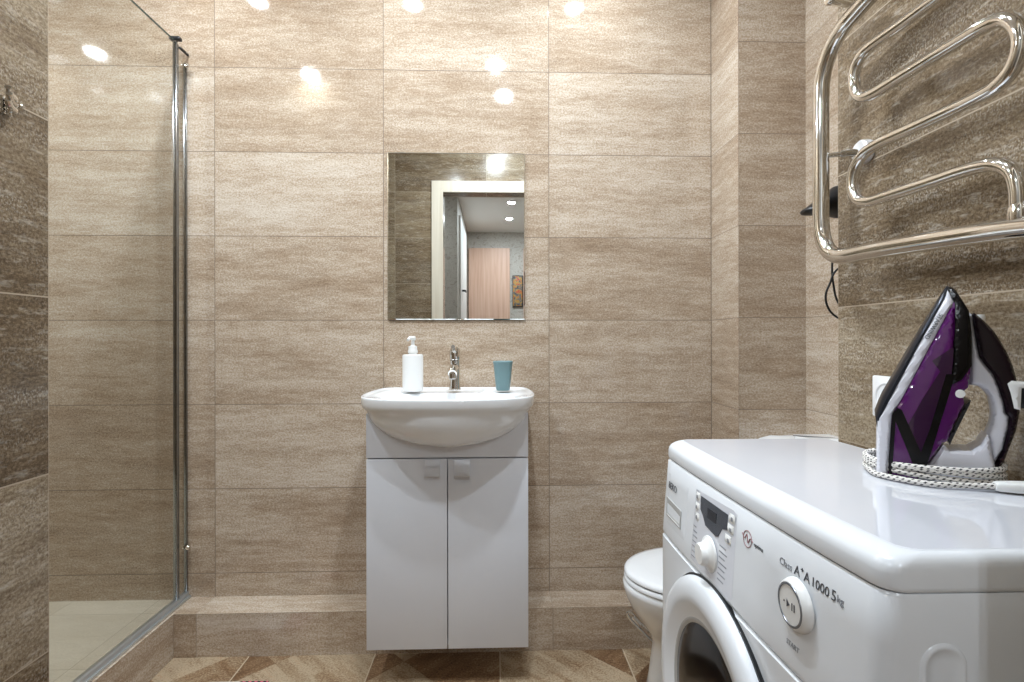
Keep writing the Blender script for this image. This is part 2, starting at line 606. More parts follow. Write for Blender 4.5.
def text_mesh(s, size, origin, xdir, ydir, depth=0.0004, name='lettering', mat=None, parent=None, align='LEFT', conform=None):
    cu = bpy.data.curves.new('txt', 'FONT')
    cu.body = s
    cu.size = size
    cu.align_x = align
    cu.align_y = 'CENTER'
    cu.resolution_u = 3
    to = bpy.data.objects.new('txt', cu)
    COL.objects.link(to)
    bpy.context.view_layer.update()
    dg = bpy.context.evaluated_depsgraph_get()
    me = bpy.data.meshes.new_from_object(to.evaluated_get(dg))
    bpy.data.objects.remove(to)
    bpy.data.curves.remove(cu)
    bm = bmesh.new()
    bm.from_mesh(me)
    bpy.data.meshes.remove(me)
    xd, yd = Vector(xdir).normalized(), Vector(ydir).normalized()
    nd = xd.cross(yd)
    ret = bmesh.ops.extrude_face_region(bm, geom=bm.faces[:])
    for v in ret['geom']:
        if isinstance(v, bmesh.types.BMVert):
            v.co.z += 1.0
    for v in bm.verts:
        lift = depth if v.co.z > 0.5 else 0.0
        p = Vector(origin) + xd * v.co.x + yd * v.co.y
        if conform:
            p = conform(p)
        v.co = p + nd * lift
    bmesh.ops.recalc_face_normals(bm, faces=bm.faces[:])
    return obj(name, bm, mat, parent, smooth=False)


# ------------------------------------------------------------------ the setting
XS = -2.20          # shower side wall
struct('floor', box(-1.20, 1.022, 0.23, 1.80, -0.05, 0.0), M['floor'])
struct('wall_back', box(XS - 0.1, 1.10, 1.895, 1.995, -0.05, CEIL), M['tile_back'])
struct('wall_back_corner', box(0.797, 1.022, 1.682, 1.8945, 0.0, CEIL), M['tile_pier'])
struct('wall_right_niche', box(1.022, 1.135, 1.176, 1.895, -0.05, CEIL), M['tile_side'])
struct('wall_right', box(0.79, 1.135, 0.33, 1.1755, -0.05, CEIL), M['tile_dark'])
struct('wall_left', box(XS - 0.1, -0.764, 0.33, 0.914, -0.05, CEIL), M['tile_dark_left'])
struct('wall_shower', box(XS - 0.1, XS, 0.9145, 1.8945, -0.05, CEIL), M['tile_side'])
struct('shower_floor', box(XS, -1.1185, 0.9145, 1.8945, -0.05, 0.138), M['tile_shower_floor'])
struct('trim_1', box(-1.118, -1.08, 0.9145, 1.8945, 0.0, 0.146), M['tile_curb'])
struct('trim_2', box(-1.0795, 0.7965, 1.776, 1.8945, 0.0, 0.146), M['tile_ledge'])
struct('ceiling', box(XS - 0.1, 1.135, 0.23, 1.995, CEIL, CEIL + 0.08), M['ceiling'])
# wall with the doorway the photograph is taken through
OX0, OX1, OZ = -0.345, 0.452, 2.04
fw = box(-0.764, OX0, 0.23, 0.33, 0.0, CEIL)
append(fw, box(OX1, 0.79, 0.23, 0.33, 0.0, CEIL))
append(fw, box(OX0, OX1, 0.23, 0.33, OZ, CEIL))
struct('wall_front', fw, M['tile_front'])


def casing_bm(y0, y1, w, t0):
    bm = box(OX0 - w, OX0 + t0, y0, y1, 0.001, OZ + w, 0.002)
    append(bm, box(OX1 - t0, OX1 + w, y0, y1, 0.001, OZ + w, 0.002))
    append(bm, box(OX0 + t0, OX1 - t0, y0, y1, OZ - t0, OZ + w, 0.002))
    return bm


cas = casing_bm(0.331, 0.341, 0.075, 0.0)
append(cas, casing_bm(0.219, 0.2285, 0.075, 0.0))
struct('trim_3', cas, M['casing'])

# corridor behind the camera (seen in the mirror)
struct('floor_corridor', box(-1.2, 1.0, -2.65, 0.219, -0.05, 0.0), M['hall_floor'])
struct('ceiling_corridor', box(-1.2, 1.0, -2.65, 0.2295, HALL_CEIL, HALL_CEIL + 0.05), M['ceiling'])
struct('wall_corridor_end', box(-0.345, 1.0, -2.75, -2.65, 0.0, HALL_CEIL), M['wallpaper'])
struct('wall_corridor_left', box(-1.2, -0.345, -2.75, -0.95, 0.0, HALL_CEIL), M['wallpaper'])
struct('wall_corridor_side', box(-1.3, -1.2, -0.9495, 0.229, 0.0, HALL_CEIL), M['wallpaper'])
struct('wall_corridor_right', box(1.0, 1.1, -2.75, 0.229, 0.0, HALL_CEIL), M['wallpaper'])
fw2 = box(-1.2, OX0 - 0.076, 0.219, 0.2295, 0.0, HALL_CEIL)
append(fw2, box(OX1 + 0.076, 1.0, 0.219, 0.2295, 0.0, HALL_CEIL))
append(fw2, box(OX0 - 0.076, OX1 + 0.076, 0.219, 0.2295, OZ + 0.076, HALL_CEIL))
struct('wall_corridor_front', fw2, M['wallpaper'])

d1 = struct('door_1', box(-0.345, -0.325, -2.05, -1.12, 0.005, 2.24, 0.002), M['white_door'])
hb = cyl((-0.325, -1.30, 1.55), (-0.295, -1.30, 1.55), 0.01)
append(hb, cyl((-0.295, -1.30, 1.55), (-0.295, -1.42, 1.55), 0.008))
obj('door_handle', hb, M['black_plastic'], d1)
d2 = struct('door_2', box(-0.33, 0.175, -2.649, -2.61, 0.005, 2.20, 0.003), M['oak'])
d3 = struct('trim_4', box(0.345, 0.42, -2.649, -2.60, 0.005, 2.20, 0.003), M['oak'])

pic = thing('framed_picture', (0.27, -2.62, 1.68), 'small colourful canvas picture on grey corridor wall, seen in the mirror', 'picture')
obj('canvas', box(0.215, 0.330, -2.649, -2.628, 1.49, 1.86, 0.002), M['painting'], pic, uv=True)
obj('frame', append(append(append(box(0.208, 0.214, -2.649, -2.626, 1.483, 1.867), box(0.331, 0.337, -2.649, -2.626, 1.483, 1.867)), box(0.2145, 0.3305, -2.649, -2.626, 1.483, 1.489)), box(0.2145, 0.3305, -2.649, -2.626, 1.861, 1.867)), M['black_plastic'], pic)


# ------------------------------------------------------------------ recessed downlights
def downlight(x, y, label, group, CEIL=CEIL):
    t = thing('ceiling_downlight', (x, y, CEIL), label, 'ceiling light', group)
    obj('trim_ring', lathe([(0.040, -0.001), (0.052, -0.001), (0.054, -0.004), (0.050, -0.008), (0.041, -0.008), (0.040, -0.004)], (x, y, CEIL), n=32, cap0=False, cap1=False), M['white_plastic'], t)
    obj('diffuser', lathe([(0.0395, -0.002), (0.0395, -0.006), (0.001, -0.0065)], (x, y, CEIL), n=28), M['lamp'], t)


for (lx, ly, w) in BATH_LIGHTS:
    downlight(lx, ly, 'round recessed ceiling downlight above the tiled bathroom, showing as a white glint on the tiles', 'bathroom ceiling downlights')
for (lx, ly, w), lab in zip(HALL_LIGHTS, ('lit round corridor downlight, upper of the two reflected in the mirror', 'lit round corridor downlight, lower of the two reflected in the mirror', 'unseen round fill lamp added beside the doorway to brighten the corridor')):
    downlight(lx, ly, lab, 'corridor ceiling downlights', HALL_CEIL)

# ------------------------------------------------------------------ shower screen
GX = -1.105
scr = thing('shower_screen', (GX, 1.4, 0.146), 'frameless clear glass shower screen with slim chrome post and bottom rail on tiled kerb', 'shower screen')
obj('glass_panel', box(GX - 0.003, GX + 0.003, 0.93, 1.826, 0.168, 2.095, 0.0008, 1), M['glass'], scr, smooth=False)
obj('glass_edge', box(GX - 0.003, GX + 0.003, 0.93, 1.823, 2.0952, 2.0985, 0.0005, 1), M['glass_edge'], scr, smooth=False)
obj('fixed_glass', box(GX - 0.003, GX + 0.003, 1.845, 1.8855, 0.168, 2.075, 0.0008, 1), M['glass'], scr, smooth=False)
rb = box(GX - 0.010, GX + 0.010, 0.916, 1.893, 0.1465, 0.1675, 0.002)
append(rb, box(GX + 0.0095, GX + 0.017, 0.916, 1.893, 0.1465, 0.155, 0.002))
obj('bottom_rail', rb, M['alu'], scr)
pb = box(GX - 0.007, GX + 0.007, 1.827, 1.836, 0.168, 2.10, 0.002)
append(pb, box(GX + 0.001, GX + 0.007, 1.8365, 1.841, 0.168, 2.09, 0.001))
obj('post', pb, M['post'], scr)
obj('wall_profile', box(GX - 0.005, GX + 0.005, 1.886, 1.8940, 0.168, 2.05, 0.001), M['post'], scr)
cb = box(GX - 0.018, GX + 0.018, 1.824, 1.843, 2.1005, 2.112, 0.002)
append(cb, box(GX + 0.004, GX + 0.012, 1.843, 1.893, 2.078, 2.086, 0.002))
obj('top_bracket', cb, M['black_plastic'], scr)
for zz in (0.335, 2.03):
    hb = lathe([(0.002, 0.0), (0.008, 0.001), (0.009, 0.006), (0.006, 0.012), (0.001, 0.013)], (GX + 0.016, 1.866, zz), 'x', 20)
    append(hb, box(GX + 0.004, GX + 0.016, 1.860, 1.885, zz - 0.004, zz + 0.004, 0.001))
    obj('pivot_knob', hb, M['chrome'], scr)

# ------------------------------------------------------------------ mirror
mir = thing('wall_mirror', (-0.141, 1.894, 1.138), 'frameless rectangular mirror on the beige tiled wall above washbasin', 'mirror')
obj('backing', box(-0.386, 0.104, 1.889, 1.8945, 1.140, 1.738), M['mirror_edge'], mir)
mb = loft([[(-0.389, 1.8885, 1.1375), (0.107, 1.8885, 1.1375), (0.107, 1.8885, 1.741), (-0.389, 1.8885, 1.741)], [(-0.389, 1.887, 1.1375), (0.107, 1.887, 1.1375), (0.107, 1.887, 1.741), (-0.389, 1.887, 1.741)], [(-0.386, 1.8855, 1.1405), (0.104, 1.8855, 1.1405), (0.104, 1.8855, 1.738), (-0.386, 1.8855, 1.738)]])
obj('glass', mb, M['mirror'], mir, smooth=False)

# ------------------------------------------------------------------ vanity cabinet
VX = -0.148
vx0, vx1, vy0, vy1, vz0, vz1 = VX - 0.2475, VX + 0.2475, 1.600, 1.775, 0.118, 0.838
vy_back = 1.8935
van = thing('vanity_cabinet', (VX, 1.7, vz0), 'white two-door vanity cabinet hung on the tiled wall under the basin', 'cabinet')
bb = box(vx0, vx0 + 0.016, vy0 + 0.018, vy1, vz0, vz1, 0.001, 1)
append(bb, box(vx1 - 0.016, vx1, vy0 + 0.018, vy1, vz0, vz1, 0.001, 1))
append(bb, box(vx0, vx0 + 0.016, vy1, vy_back, 0.150, vz1, 0.001, 1))
append(bb, box(vx1 - 0.016, vx1, vy1, vy_back, 0.150, vz1, 0.001, 1))
append(bb, box(vx0 + 0.016, vx1 - 0.016, vy0 + 0.018, vy1, vz0, vz0 + 0.016, 0.001, 1))
append(bb, box(vx0 + 0.016, vx1 - 0.016, vy1 - 0.012, vy1 - 0.004, vz0 + 0.016, 0.70, 0.001, 1))
append(bb, box(vx0 + 0.016, vx1 - 0.016, vy0 + 0.018, vy0 + 0.034, 0.655, 0.705, 0.001, 1))
obj('carcass', bb, M['cabinet'], van)
# fascia with the curved cut-out the bowl sits in
fz0 = 0.7035
arc = []
for i in range(25):
    a = math.pi * (i / 24)
    arc.append((VX + 0.226 * math.cos(a), 0.838 - 0.088 * math.sin(a)))
fpoly = [(vx0, fz0), (vx1, fz0), (vx1, vz1)] + arc + [(vx0, vz1)]
fb = slab(fpoly, 0.03, lambda x, z, d: (x, vy0, z), lambda x, z, d: (x, vy0 + 0.0175, z))
obj('fascia', fb, M['cabinet'], van, smooth=False)
for (a, b, hx) in ((vx0, VX - 0.0015, VX - 0.045), (VX + 0.0015, vx1, VX + 0.045)):
    dd = obj('door', box(a, b, vy0, vy0 + 0.0175, vz0 - 0.002, 0.699, 0.0012, 2), M['cabinet'], van)
    # bent satin plate handle
    prof = [(0.697, -0.0006), (0.697, -0.003), (0.690, -0.0055), (0.676, -0.0125), (0.662, -0.0205), (0.652, -0.0275), (0.649, -0.0265), (0.649, -0.012)]
    hbm = bmesh.new()
    prev = None
    for (zz, yy) in prof:
        cur = [hbm.verts.new((hx - 0.0235, vy0 + yy, zz)), hbm.verts.new((hx + 0.0235, vy0 + yy, zz))]
        if prev:
            hbm.faces.new((prev[0], prev[1], cur[1], cur[0]))
        prev = cur
    bmesh.ops.solidify(hbm, geom=hbm.faces[:], thickness=0.0022)
    bmesh.ops.recalc_face_normals(hbm, faces=hbm.faces[:])
    hd = obj('handle', hbm, M['satin'], dd)
    hd['label'] = 'square satin steel handle'

# ------------------------------------------------------------------ washbasin
half = [(0.0, 1.478), (0.07, 1.482), (0.14, 1.494), (0.20, 1.519), (0.238, 1.552), (0.258, 1.595), (0.2665, 1.65), (0.2675, 1.72), (0.264, 1.79), (0.258, 1.845), (0.247, 1.876), (0.225, 1.890), (0.17, 1.8925), (0.08, 1.893), (0.0, 1.893)]
half = [(x * 1.018, y) for x, y in half]
outl = catmull([(x, y, 0) for x, y in half] + [(-x, y, 0) for x, y in reversed(half[1:-1])], 4, closed=True)
BC = Vector((0, 1.68, 0))


def bring(sx, sy, z, cy=1.68, dy=0.0):
    return [Vector((VX + p.x * sx, cy + dy + (p.y - 1.68) * sy, z)) for p in outl]


def ellring(a, b, cy, z, front_only=False):
    out = []
    for p in outl:
        ang = math.atan2((p.y - 1.68) / 0.21, p.x / 0.267)
        out.append(Vector((VX + a * math.cos(ang), cy + b * math.sin(ang), z)))
    return out


rings = [ellring(0.018, 0.018, 1.655, 0.768), ellring(0.08, 0.06, 1.645, 0.775), ellring(0.14, 0.095, 1.640, 0.80), ellring(0.185, 0.118, 1.638, 0.845), ellring(0.205, 0.128, 1.637, 0.876), ellring(0.212, 0.132, 1.637, 0.884)]
rings += [bring(0.935, 0.945, 0.8865), bring(0.955, 0.96, 0.888), bring(0.975, 0.98, 0.892), bring(0.988, 0.988, 0.8928), bring(0.997, 0.997, 0.8915), bring(1.0, 1.0, 0.888)]
rings += [bring(0.995, 0.992, 0.870), bring(0.986, 0.982, 0.860), bring(0.962, 0.955, 0.8535)]
for i in range(1, 9):
    t = i / 8 * 1.0
    k = math.sqrt(max(0.0, 1 - (0.985 * t) ** 2))
    rings.append(ellring(0.252 * k ** 0.92 + 0.002, 0.02 + 0.138 * (k ** 0.6), 1.645, 0.852 - 0.113 * t))
sink = thing('washbasin', (VX, 1.68, 0.838), 'white ceramic washbasin with rounded bowl front on the vanity cabinet', 'washbasin')
obj('basin', loft(rings), M['ceramic'], sink, angle=60)
obj('drain', lathe([(0.020, 0.769), (0.022, 0.771), (0.020, 0.774), (0.008, 0.7745), (0.001, 0.7725)], (VX, 1.655, 0.0)), M['chrome'], sink)

# ------------------------------------------------------------------ tap
FX, FY, FZ = -0.140, 1.79, 0.893
tap = thing('basin_tap', (FX, FY, FZ), 'short chrome single-lever tap standing on the back of washbasin', 'tap')
obj('body', lathe([(0.021, 0), (0.022, 0.002), (0.019, 0.005), (0.0175, 0.03), (0.0175, 0.092), (0.0182, 0.095), (0.0182, 0.10), (0.014, 0.103)], (FX, FY, FZ), n=32), M['chrome'], tap)
sp = catmull([(FX, FY, FZ + 0.075), (FX, FY - 0.04, FZ + 0.078), (FX, FY - 0.085, FZ + 0.072), (FX, FY - 0.105, FZ + 0.062)], 6)
spb = tube(sp, 0.0145, 20)
append(spb, lathe([(0.012, 0.0), (0.012, -0.016), (0.009, -0.018)], (FX, FY - 0.10, FZ + 0.062), n=24))
obj('spout', spb, M['chrome'], tap)
lv = lathe([(0.0185, 0.1032), (0.0195, 0.108), (0.0195, 0.128), (0.017, 0.141), (0.010, 0.146), (0.001, 0.147)], (FX, FY, FZ), n=32)
lp = catmull([(FX, FY - 0.008, FZ + 0.132), (FX, FY - 0.04, FZ + 0.142), (FX, FY - 0.075, FZ + 0.148)], 6)
append(lv, tube(lp, lambda t: 0.010 - 0.003 * t, 16))
obj('lever', lv, M['chrome'], tap)

# ------------------------------------------------------------------ soap pump
SX, SY, SZ = -0.2795, 1.765, 0.8925
soap = thing('soap_dispenser', (SX, SY, SZ), 'white cylindrical soap dispenser with pump on left end of washbasin', 'soap dispenser')
obj('bottle', lathe([(0.031, 0.0), (0.0345, 0.003), (0.0345, 0.117), (0.0335, 0.121), (0.030, 0.1225), (0.014, 0.123), (0.013, 0.126)], (SX, SY, SZ), n=40), M['white_plastic'], soap)
pc = lathe([(0.0155, 0.1265), (0.0165, 0.129), (0.0165, 0.135), (0.0145, 0.139), (0.0145, 0.150), (0.006, 0.153), (0.0055, 0.168), (0.0065, 0.170)], (SX, SY, SZ), n=28)
append(pc, lathe([(0.0085, 0.1705), (0.0095, 0.173), (0.0095, 0.181), (0.007, 0.184), (0.001, 0.1845)], (SX, SY, SZ), n=24))
append(pc, tube(catmull([(SX, SY, SZ + 0.178), (SX - 0.006, SY - 0.022, SZ + 0.178), (SX - 0.010, SY - 0.040, SZ + 0.171)], 5), lambda t: 0.0065 - 0.002 * t, 14))
obj('pump', pc, M['white_plastic'], soap)

# ------------------------------------------------------------------ tumbler
TX, TY, TZ = 0.0245, 1.765, 0.8925


def rsq(cx, cy, z, a, e=3.2, n=40):
    out = []
    for i in range(n):
        t = 2 * math.pi * i / n
        c, s = math.cos(t), math.sin(t)
        out.append(Vector((cx + a * math.copysign(abs(c) ** (2 / e), c), cy + a * math.copysign(abs(s) ** (2 / e), s), z)))
    return out


tr = [rsq(TX, TY, TZ, 0.019), rsq(TX, TY, TZ + 0.001, 0.0215), rsq(TX, TY, TZ + 0.004, 0.0232), rsq(TX, TY, TZ + 0.05, 0.0282), rsq(TX, TY, TZ + 0.090, 0.0322), rsq(TX, TY, TZ + 0.092, 0.0334), rsq(TX, TY, TZ + 0.098, 0.0336), rsq(TX, TY, TZ + 0.0995, 0.0325), rsq(TX, TY, TZ + 0.098, 0.0310), rsq(TX, TY, TZ + 0.05, 0.0262), rsq(TX, TY, TZ + 0.006, 0.020)]
tag(obj('tumbler', loft(tr), M['teal']), 'teal plastic toothbrush tumbler on right end of washbasin', 'tumbler')

# ------------------------------------------------------------------ washing machine
MY0, MY1, MXB = 0.495, 1.105, 0.737
MYC, MYH = (MY0 + MY1) / 2, (MY1 - MY0) / 2


def front(Y, z):
    q = min(1.0, abs((Y - MYC) / MYH))
    t = 0.0 if z > 0.813 else min(0.013, (0.813 - z) * 0.08)
    return 0.381 - 0.026 * (Y - MY0) - 0.007 * (1 - q ** 3) - t


def plan(z, inset_x=0.0, inset_y=0.0, rf=0.020, rb=0.008, dx=0.0, back=None):
    """outline of the machine at height z, bulging front towards -X"""
    y0, y1 = MY0 + inset_y, MY1 - inset_y
    xb = (MXB if back is None else back) - inset_y
    pts = []
    N = 28
    for i in range(N + 1):                      # front edge from near corner to far corner
        Y = y0 + (y1 - y0) * i / N
        d = min(Y - y0, y1 - Y)
        rnd = 0.0
        if d < rf:
            rnd = rf - math.sqrt(max(0.0, rf * rf - (rf - d) ** 2))
        Yq = MY0 + (MY1 - MY0) * i / N
        pts.append(Vector((front(Yq, z) + dx + inset_x + rnd, Y, z)))
        if i == 0 or i == N - 1:                # extra points through the corner
            for k in ((0.03, 0.12, 0.3, 0.6) if i == 0 else (0.6, 0.3, 0.12, 0.03)):
                dd = (k if i == 0 else 1 - k) * (y1 - y0) / N
                Y2 = (y0 + dd) if i == 0 else (y1 - (y1 - y0) / N + dd)
                if i == N - 1:
                    dd2 = y1 - Y2
                else:
                    dd2 = dd
                rnd2 = rf - math.sqrt(max(0.0, rf * rf - (rf - dd2) ** 2)) if dd2 < rf else 0.0
                pts.append(Vector((front(Y2, z) + dx + inset_x + rnd2, Y2, z)))
    # order is monotone in Y except the inserted far-corner points, already in order
    for i in range(7):
        a = (i / 6) * math.pi / 2
        pts.append(Vector((xb - 0.0159 - rb + rb * math.sin(a), y1 - rb + rb * math.cos(a), z)))
    for i in range(7):
        a = (i / 6) * math.pi / 2
        pts.append(Vector((xb - rb + rb * math.cos(a), y0 + rb - rb * math.sin(a), z)))
    return pts


wm = thing('washing_machine', (0.55, MYC, 0.0), 'white slim front-loading washing machine with the iron standing on it', 'washing machine')
SEAM = 0.655
body = loft([plan(0.03, 0.004, 0.002, dx=0.010), plan(0.034, 0, 0, dx=0.006), plan(0.10, dx=0.002), plan(0.56, dx=0.0005), plan(SEAM - 0.004, dx=0.0005), plan(SEAM - 0.001, 0.004, 0.001, dx=0.0005)])
obj('body', body, M['machine'], wm, angle=50)
cp = loft([plan(SEAM + 0.000, 0.004, 0.001), plan(SEAM + 0.003, 0.001, 0), plan(SEAM + 0.008), plan(0.70), plan(0.76), plan(0.808), plan(0.8115, 0.003, 0.0012)])
panel = obj('control_panel', cp, M['machine'], wm, angle=50)
sl = loft([plan(0.8125, 0.004, 0.0015), plan(0.8145, 0.0005, 0), plan(0.818), plan(0.830, 0.0), plan(0.836, 0.0015, 0.0003), plan(0.841, 0.005, 0.001), plan(0.8455, 0.012, 0.003), plan(0.8485, 0.020, 0.006), plan(0.850, 0.027, 0.010), plan(0.850, 0.028, 0.011)])
lidp = obj('top_rim', sl, M['machine'], wm, angle=50)
tp = loft([plan(0.8501, 0.029, 0.013), plan(0.8505, 0.030, 0.014)])
obj('top_board', tp, M['machine_top'], wm, angle=50)


def on_front(off=0.0):
    return lambda Y, z, d=0: (front(Y, z) - off, Y, z)


def patch(poly, step, off0, off1, rnd=0.0):
    def top(Y, z, d):
        o = off1
        if rnd > 0 and d < rnd:
            o = off0 + (off1 - off0) * math.sqrt(max(0.0, 1 - (1 - d / rnd) ** 2))
        return (front(Y, z) - o, Y, z)
    return slab(poly, step, top, on_front(off0))


# soap drawer: front plate around a hollow grip
drw = obj('detergent_drawer', patch([(0.950, 0.672), (1.078, 0.672), (1.078, 0.792), (0.950, 0.792)], 0.012, -0.002, 0.0006, 0.002), M['machine'], wm)
gp = [(0.983, 0.699), (1.068, 0.700), (1.074, 0.736), (0.986, 0.733)]
gb = bmesh.new()
g_out = [Vector((front(Y, z) - 0.0022, Y, z)) for Y, z in gp]
g_lip = [Vector((front(Y, z) - 0.0026, Y + (-0.003 if Y > 1.03 else 0.003), z + (-0.003 if z > 0.715 else 0.003))) for Y, z in gp]
g_in = [Vector((front(Y, z) - 0.0009, Y + (-0.006 if Y > 1.03 else 0.006), z + (-0.020 if z > 0.715 else 0.004))) for Y, z in gp]
rim0 = loft([[Vector((front(Y, z) - 0.0004, Y, z)) for Y, z in gp], g_out, g_lip, g_in], cap0=False, cap1=True)
hg = obj('grip', rim0, M['ring_grey'], drw)
text_mesh('BEKO', 0.019, (0, 1.066, 0.763), (0, -1, 0), (0, 0, 1), 0.0004, 'logo', M['ink'], panel, conform=lambda p: Vector((front(p.y, p.z) - 0.0016, p.y, p.z)))

# program panel
pp = obj('program_panel', patch([(0.930, 0.668), (0.786, 0.661), (0.773, 0.669), (0.776, 0.796), (0.788, 0.799), (0.926, 0.793)], 0.012, 0.0002, 0.0011, 0.002), M['machine_top'], wm)
obj('display', patch([(0.902, 0.788), (0.802, 0.788), (0.801, 0.764), (0.817, 0.760), (0.828, 0.744), (0.836, 0.741), (0.876, 0.745), (0.889, 0.758), (0.900, 0.765)], 0.008, 0.0011, 0.0019), M['display'], pp)
obj('screen', patch([(0.872, 0.776), (0.838, 0.777), (0.838, 0.761), (0.872, 0.760)], 0.01, 0.0019, 0.0023), M['lcd'], pp)
for (yy, zz) in ((0.914, 0.783), (0.914, 0.765), (0.911, 0.748)):
    b_ = obj('button', patch([(yy - 0.008, zz - 0.007), (yy + 0.008, zz - 0.007), (yy + 0.008, zz + 0.007), (yy - 0.008, zz + 0.007)], 0.004, 0.0011, 0.0034, 0.003), M['white_plastic'], pp)
for (yy, zz) in ((0.789, 0.786), (0.791, 0.769), (0.796, 0.751)):
    b_ = obj('button', patch([(yy - 0.010, zz - 0.007), (yy + 0.010, zz - 0.007), (yy + 0.010, zz + 0.007), (yy - 0.010, zz + 0.007)], 0.004, 0.0011, 0.0034, 0.003), M['white_plastic'], pp)
for (yy, zz) in ((0.913, 0.783), (0.913, 0.765), (0.910, 0.748), (0.785, 0.786), (0.787, 0.769), (0.792, 0.751)):
    obj('button_symbol', patch([(yy - 0.002, zz - 0.003), (yy + 0.003, zz - 0.003), (yy + 0.003, zz + 0.003), (yy - 0.002, zz + 0.003)], 0.01, 0.0034, 0.0037), M['ink_soft'], pp)
for k in range(7):
    z0 = 0.728 - k * 0.0088
    w_ = (0.012, 0.016, 0.018, 0.014, 0.017, 0.013, 0.015)[k]
    obj('programme_mark', patch([(0.924, z0), (0.924 - w_, z0), (0.924 - w_, z0 + 0.0022), (0.924, z0 + 0.0022)], 0.01, 0.0011, 0.0014), M['ink_soft'], pp)
    w_ = (0.022, 0.026, 0.020, 0.027, 0.022, 0.025, 0.021)[k]
    obj('programme_mark', patch([(0.822, z0 + 0.004), (0.822 - w_, z0 + 0.004), (0.822 - w_, z0 + 0.0062), (0.822, z0 + 0.0062)], 0.01, 0.0011, 0.0014), M['ink_soft'], pp)


def lathe_front(profile, Y, z, n=40, X=None, cap=True):
    """profile (radius, distance out of the panel)"""
    xf = front(Y, z) if X is None else X
    return lathe([(r, -h) for r, h in profile], (xf, Y, z), 'x', n, cap, cap)


kn = obj('program_knob', lathe_front([(0.029, 0.001), (0.0285, 0.004), (0.023, 0.007), (0.019, 0.011), (0.018, 0.018), (0.016, 0.0205), (0.001, 0.021)], 0.853, 0.706), M['white_plastic'], wm)
bt = obj('start_button', lathe_front([(0.0315, 0.0), (0.0312, 0.003), (0.0285, 0.009), (0.0262, 0.0108), (0.001, 0.0112)], 0.6190, 0.740, 48), M['white_plastic'], wm)
obj('button_ring', lathe_front([(0.0258, 0.0108), (0.0255, 0.0116), (0.0232, 0.0118), (0.0229, 0.0110)], 0.6190, 0.740, 48, cap=False), M['silver_ring'], bt)
pz = bmesh.new()
XB = front(0.6190, 0.740) - 0.0112
for poly in ([(0.6245, 0.7445), (0.6185, 0.740), (0.6245, 0.7355)], [(0.614, 0.7355), (0.6128, 0.7355), (0.6128, 0.7445), (0.614, 0.7445)], [(0.6095, 0.7355), (0.6083, 0.7355), (0.6083, 0.7445), (0.6095, 0.7445)], [(0.6315, 0.739), (0.6297, 0.739), (0.6297, 0.741), (0.6315, 0.741)]):
    append(pz, slab(poly, 0.02, lambda Y, z, d: (XB - 0.0006, Y, z), lambda Y, z, d: (XB + 0.0002, Y, z)))
obj('play_pause_symbol', pz, M['ink'], bt)
cf = lambda o: (lambda p: Vector((front(p.y, p.z) - o, p.y, p.z)))
text_mesh('Class', 0.0125, (0, 0.662, 0.7765), (0, -1, 0), (0, 0, 1), 0.0003, 'lettering', M['ink_soft'], panel, conform=cf(0.0003))
text_mesh('A⁺A', 0.017, (0, 0.6315, 0.7775), (0, -1, 0), (0, 0, 1), 0.0003, 'lettering', M['ink'], panel, conform=cf(0.0003))
text_mesh('1000', 0.0155, (0, 0.600, 0.7775), (0, -1, 0), (0, 0, 1), 0.0003, 'lettering', M['ink'], panel, conform=cf(0.0003))
text_mesh('5', 0.017, (0, 0.5665, 0.778), (0, -1, 0), (0, 0, 1), 0.0003, 'lettering', M['ink'], panel, conform=cf(0.0003))
text_mesh('kg', 0.0115, (0, 0.5575, 0.778), (0, -1, 0), (0, 0, 1), 0.0003, 'lettering', M['ink_soft'], panel, conform=cf(0.0003))
text_mesh('START', 0.0085, (0, 0.636, 0.6875), (0, -1, 0), (0, 0, 1), 0.0003, 'lettering', M['ink_soft'], panel, conform=cf(0.0003))
# round emblem with a swirl and a fine line of print
em = bmesh.new()
ringp = [(front(0.742 + 0.0115 * math.cos(a), 0.773 + 0.0115 * math.sin(a)) - 0.0004, 0.742 + 0.0115 * math.cos(a), 0.773 + 0.0115 * math.sin(a)) for a in [2 * math.pi * i / 28 for i in range(28)]]
append(em, tube(ringp, 0.0006, 6, closed=True))
append(em, tube(catmull([(front(y, z) - 0.0004, y, z) for y, z in ((0.757, 0.777), (0.750, 0.772), (0.744, 0.779), (0.740, 0.768), (0.734, 0.776), (0.727, 0.773))], 5), 0.0008, 6))
obj('emblem', em, M['ink_red'], panel)
text_mesh('optima', 0.0085, (0, 0.724, 0.7725), (0, -1, 0), (0, 0, 1), 0.0003, 'lettering', M['ink'], panel, conform=cf(0.0003))

# door
DY, DZ = 0.832, 0.430
DX = front(DY, DZ)
dr = obj('door', lathe([(0.229, DX + 0.006), (0.2295, DX - 0.003), (0.2275, DX - 0.009), (0.222, DX - 0.014), (0.212, DX - 0.0175), (0.200, DX - 0.0190), (0.190, DX - 0.0185), (0.186, DX - 0.0172), (0.172, DX - 0.0115), (0.162, DX - 0.0085)], (0, DY, DZ), 'x', 72, cap0=True, cap1=False), M['machine'], wm, angle=40)
obj('inner_ring', lathe([(0.162, DX - 0.0085), (0.159, DX - 0.0088), (0.156, DX - 0.0075), (0.153, DX - 0.006)], (0, DY, DZ), 'x', 72, cap0=False, cap1=False), M['ring_grey'], dr)
obj('porthole', lathe([(0.1535, DX - 0.006), (0.146, DX - 0.0085), (0.13, DX - 0.0105), (0.10, DX - 0.012), (0.05, DX - 0.0128), (0.001, DX - 0.013)], (0, DY, DZ), 'x', 64, cap0=False), M['black_gloss'], dr)
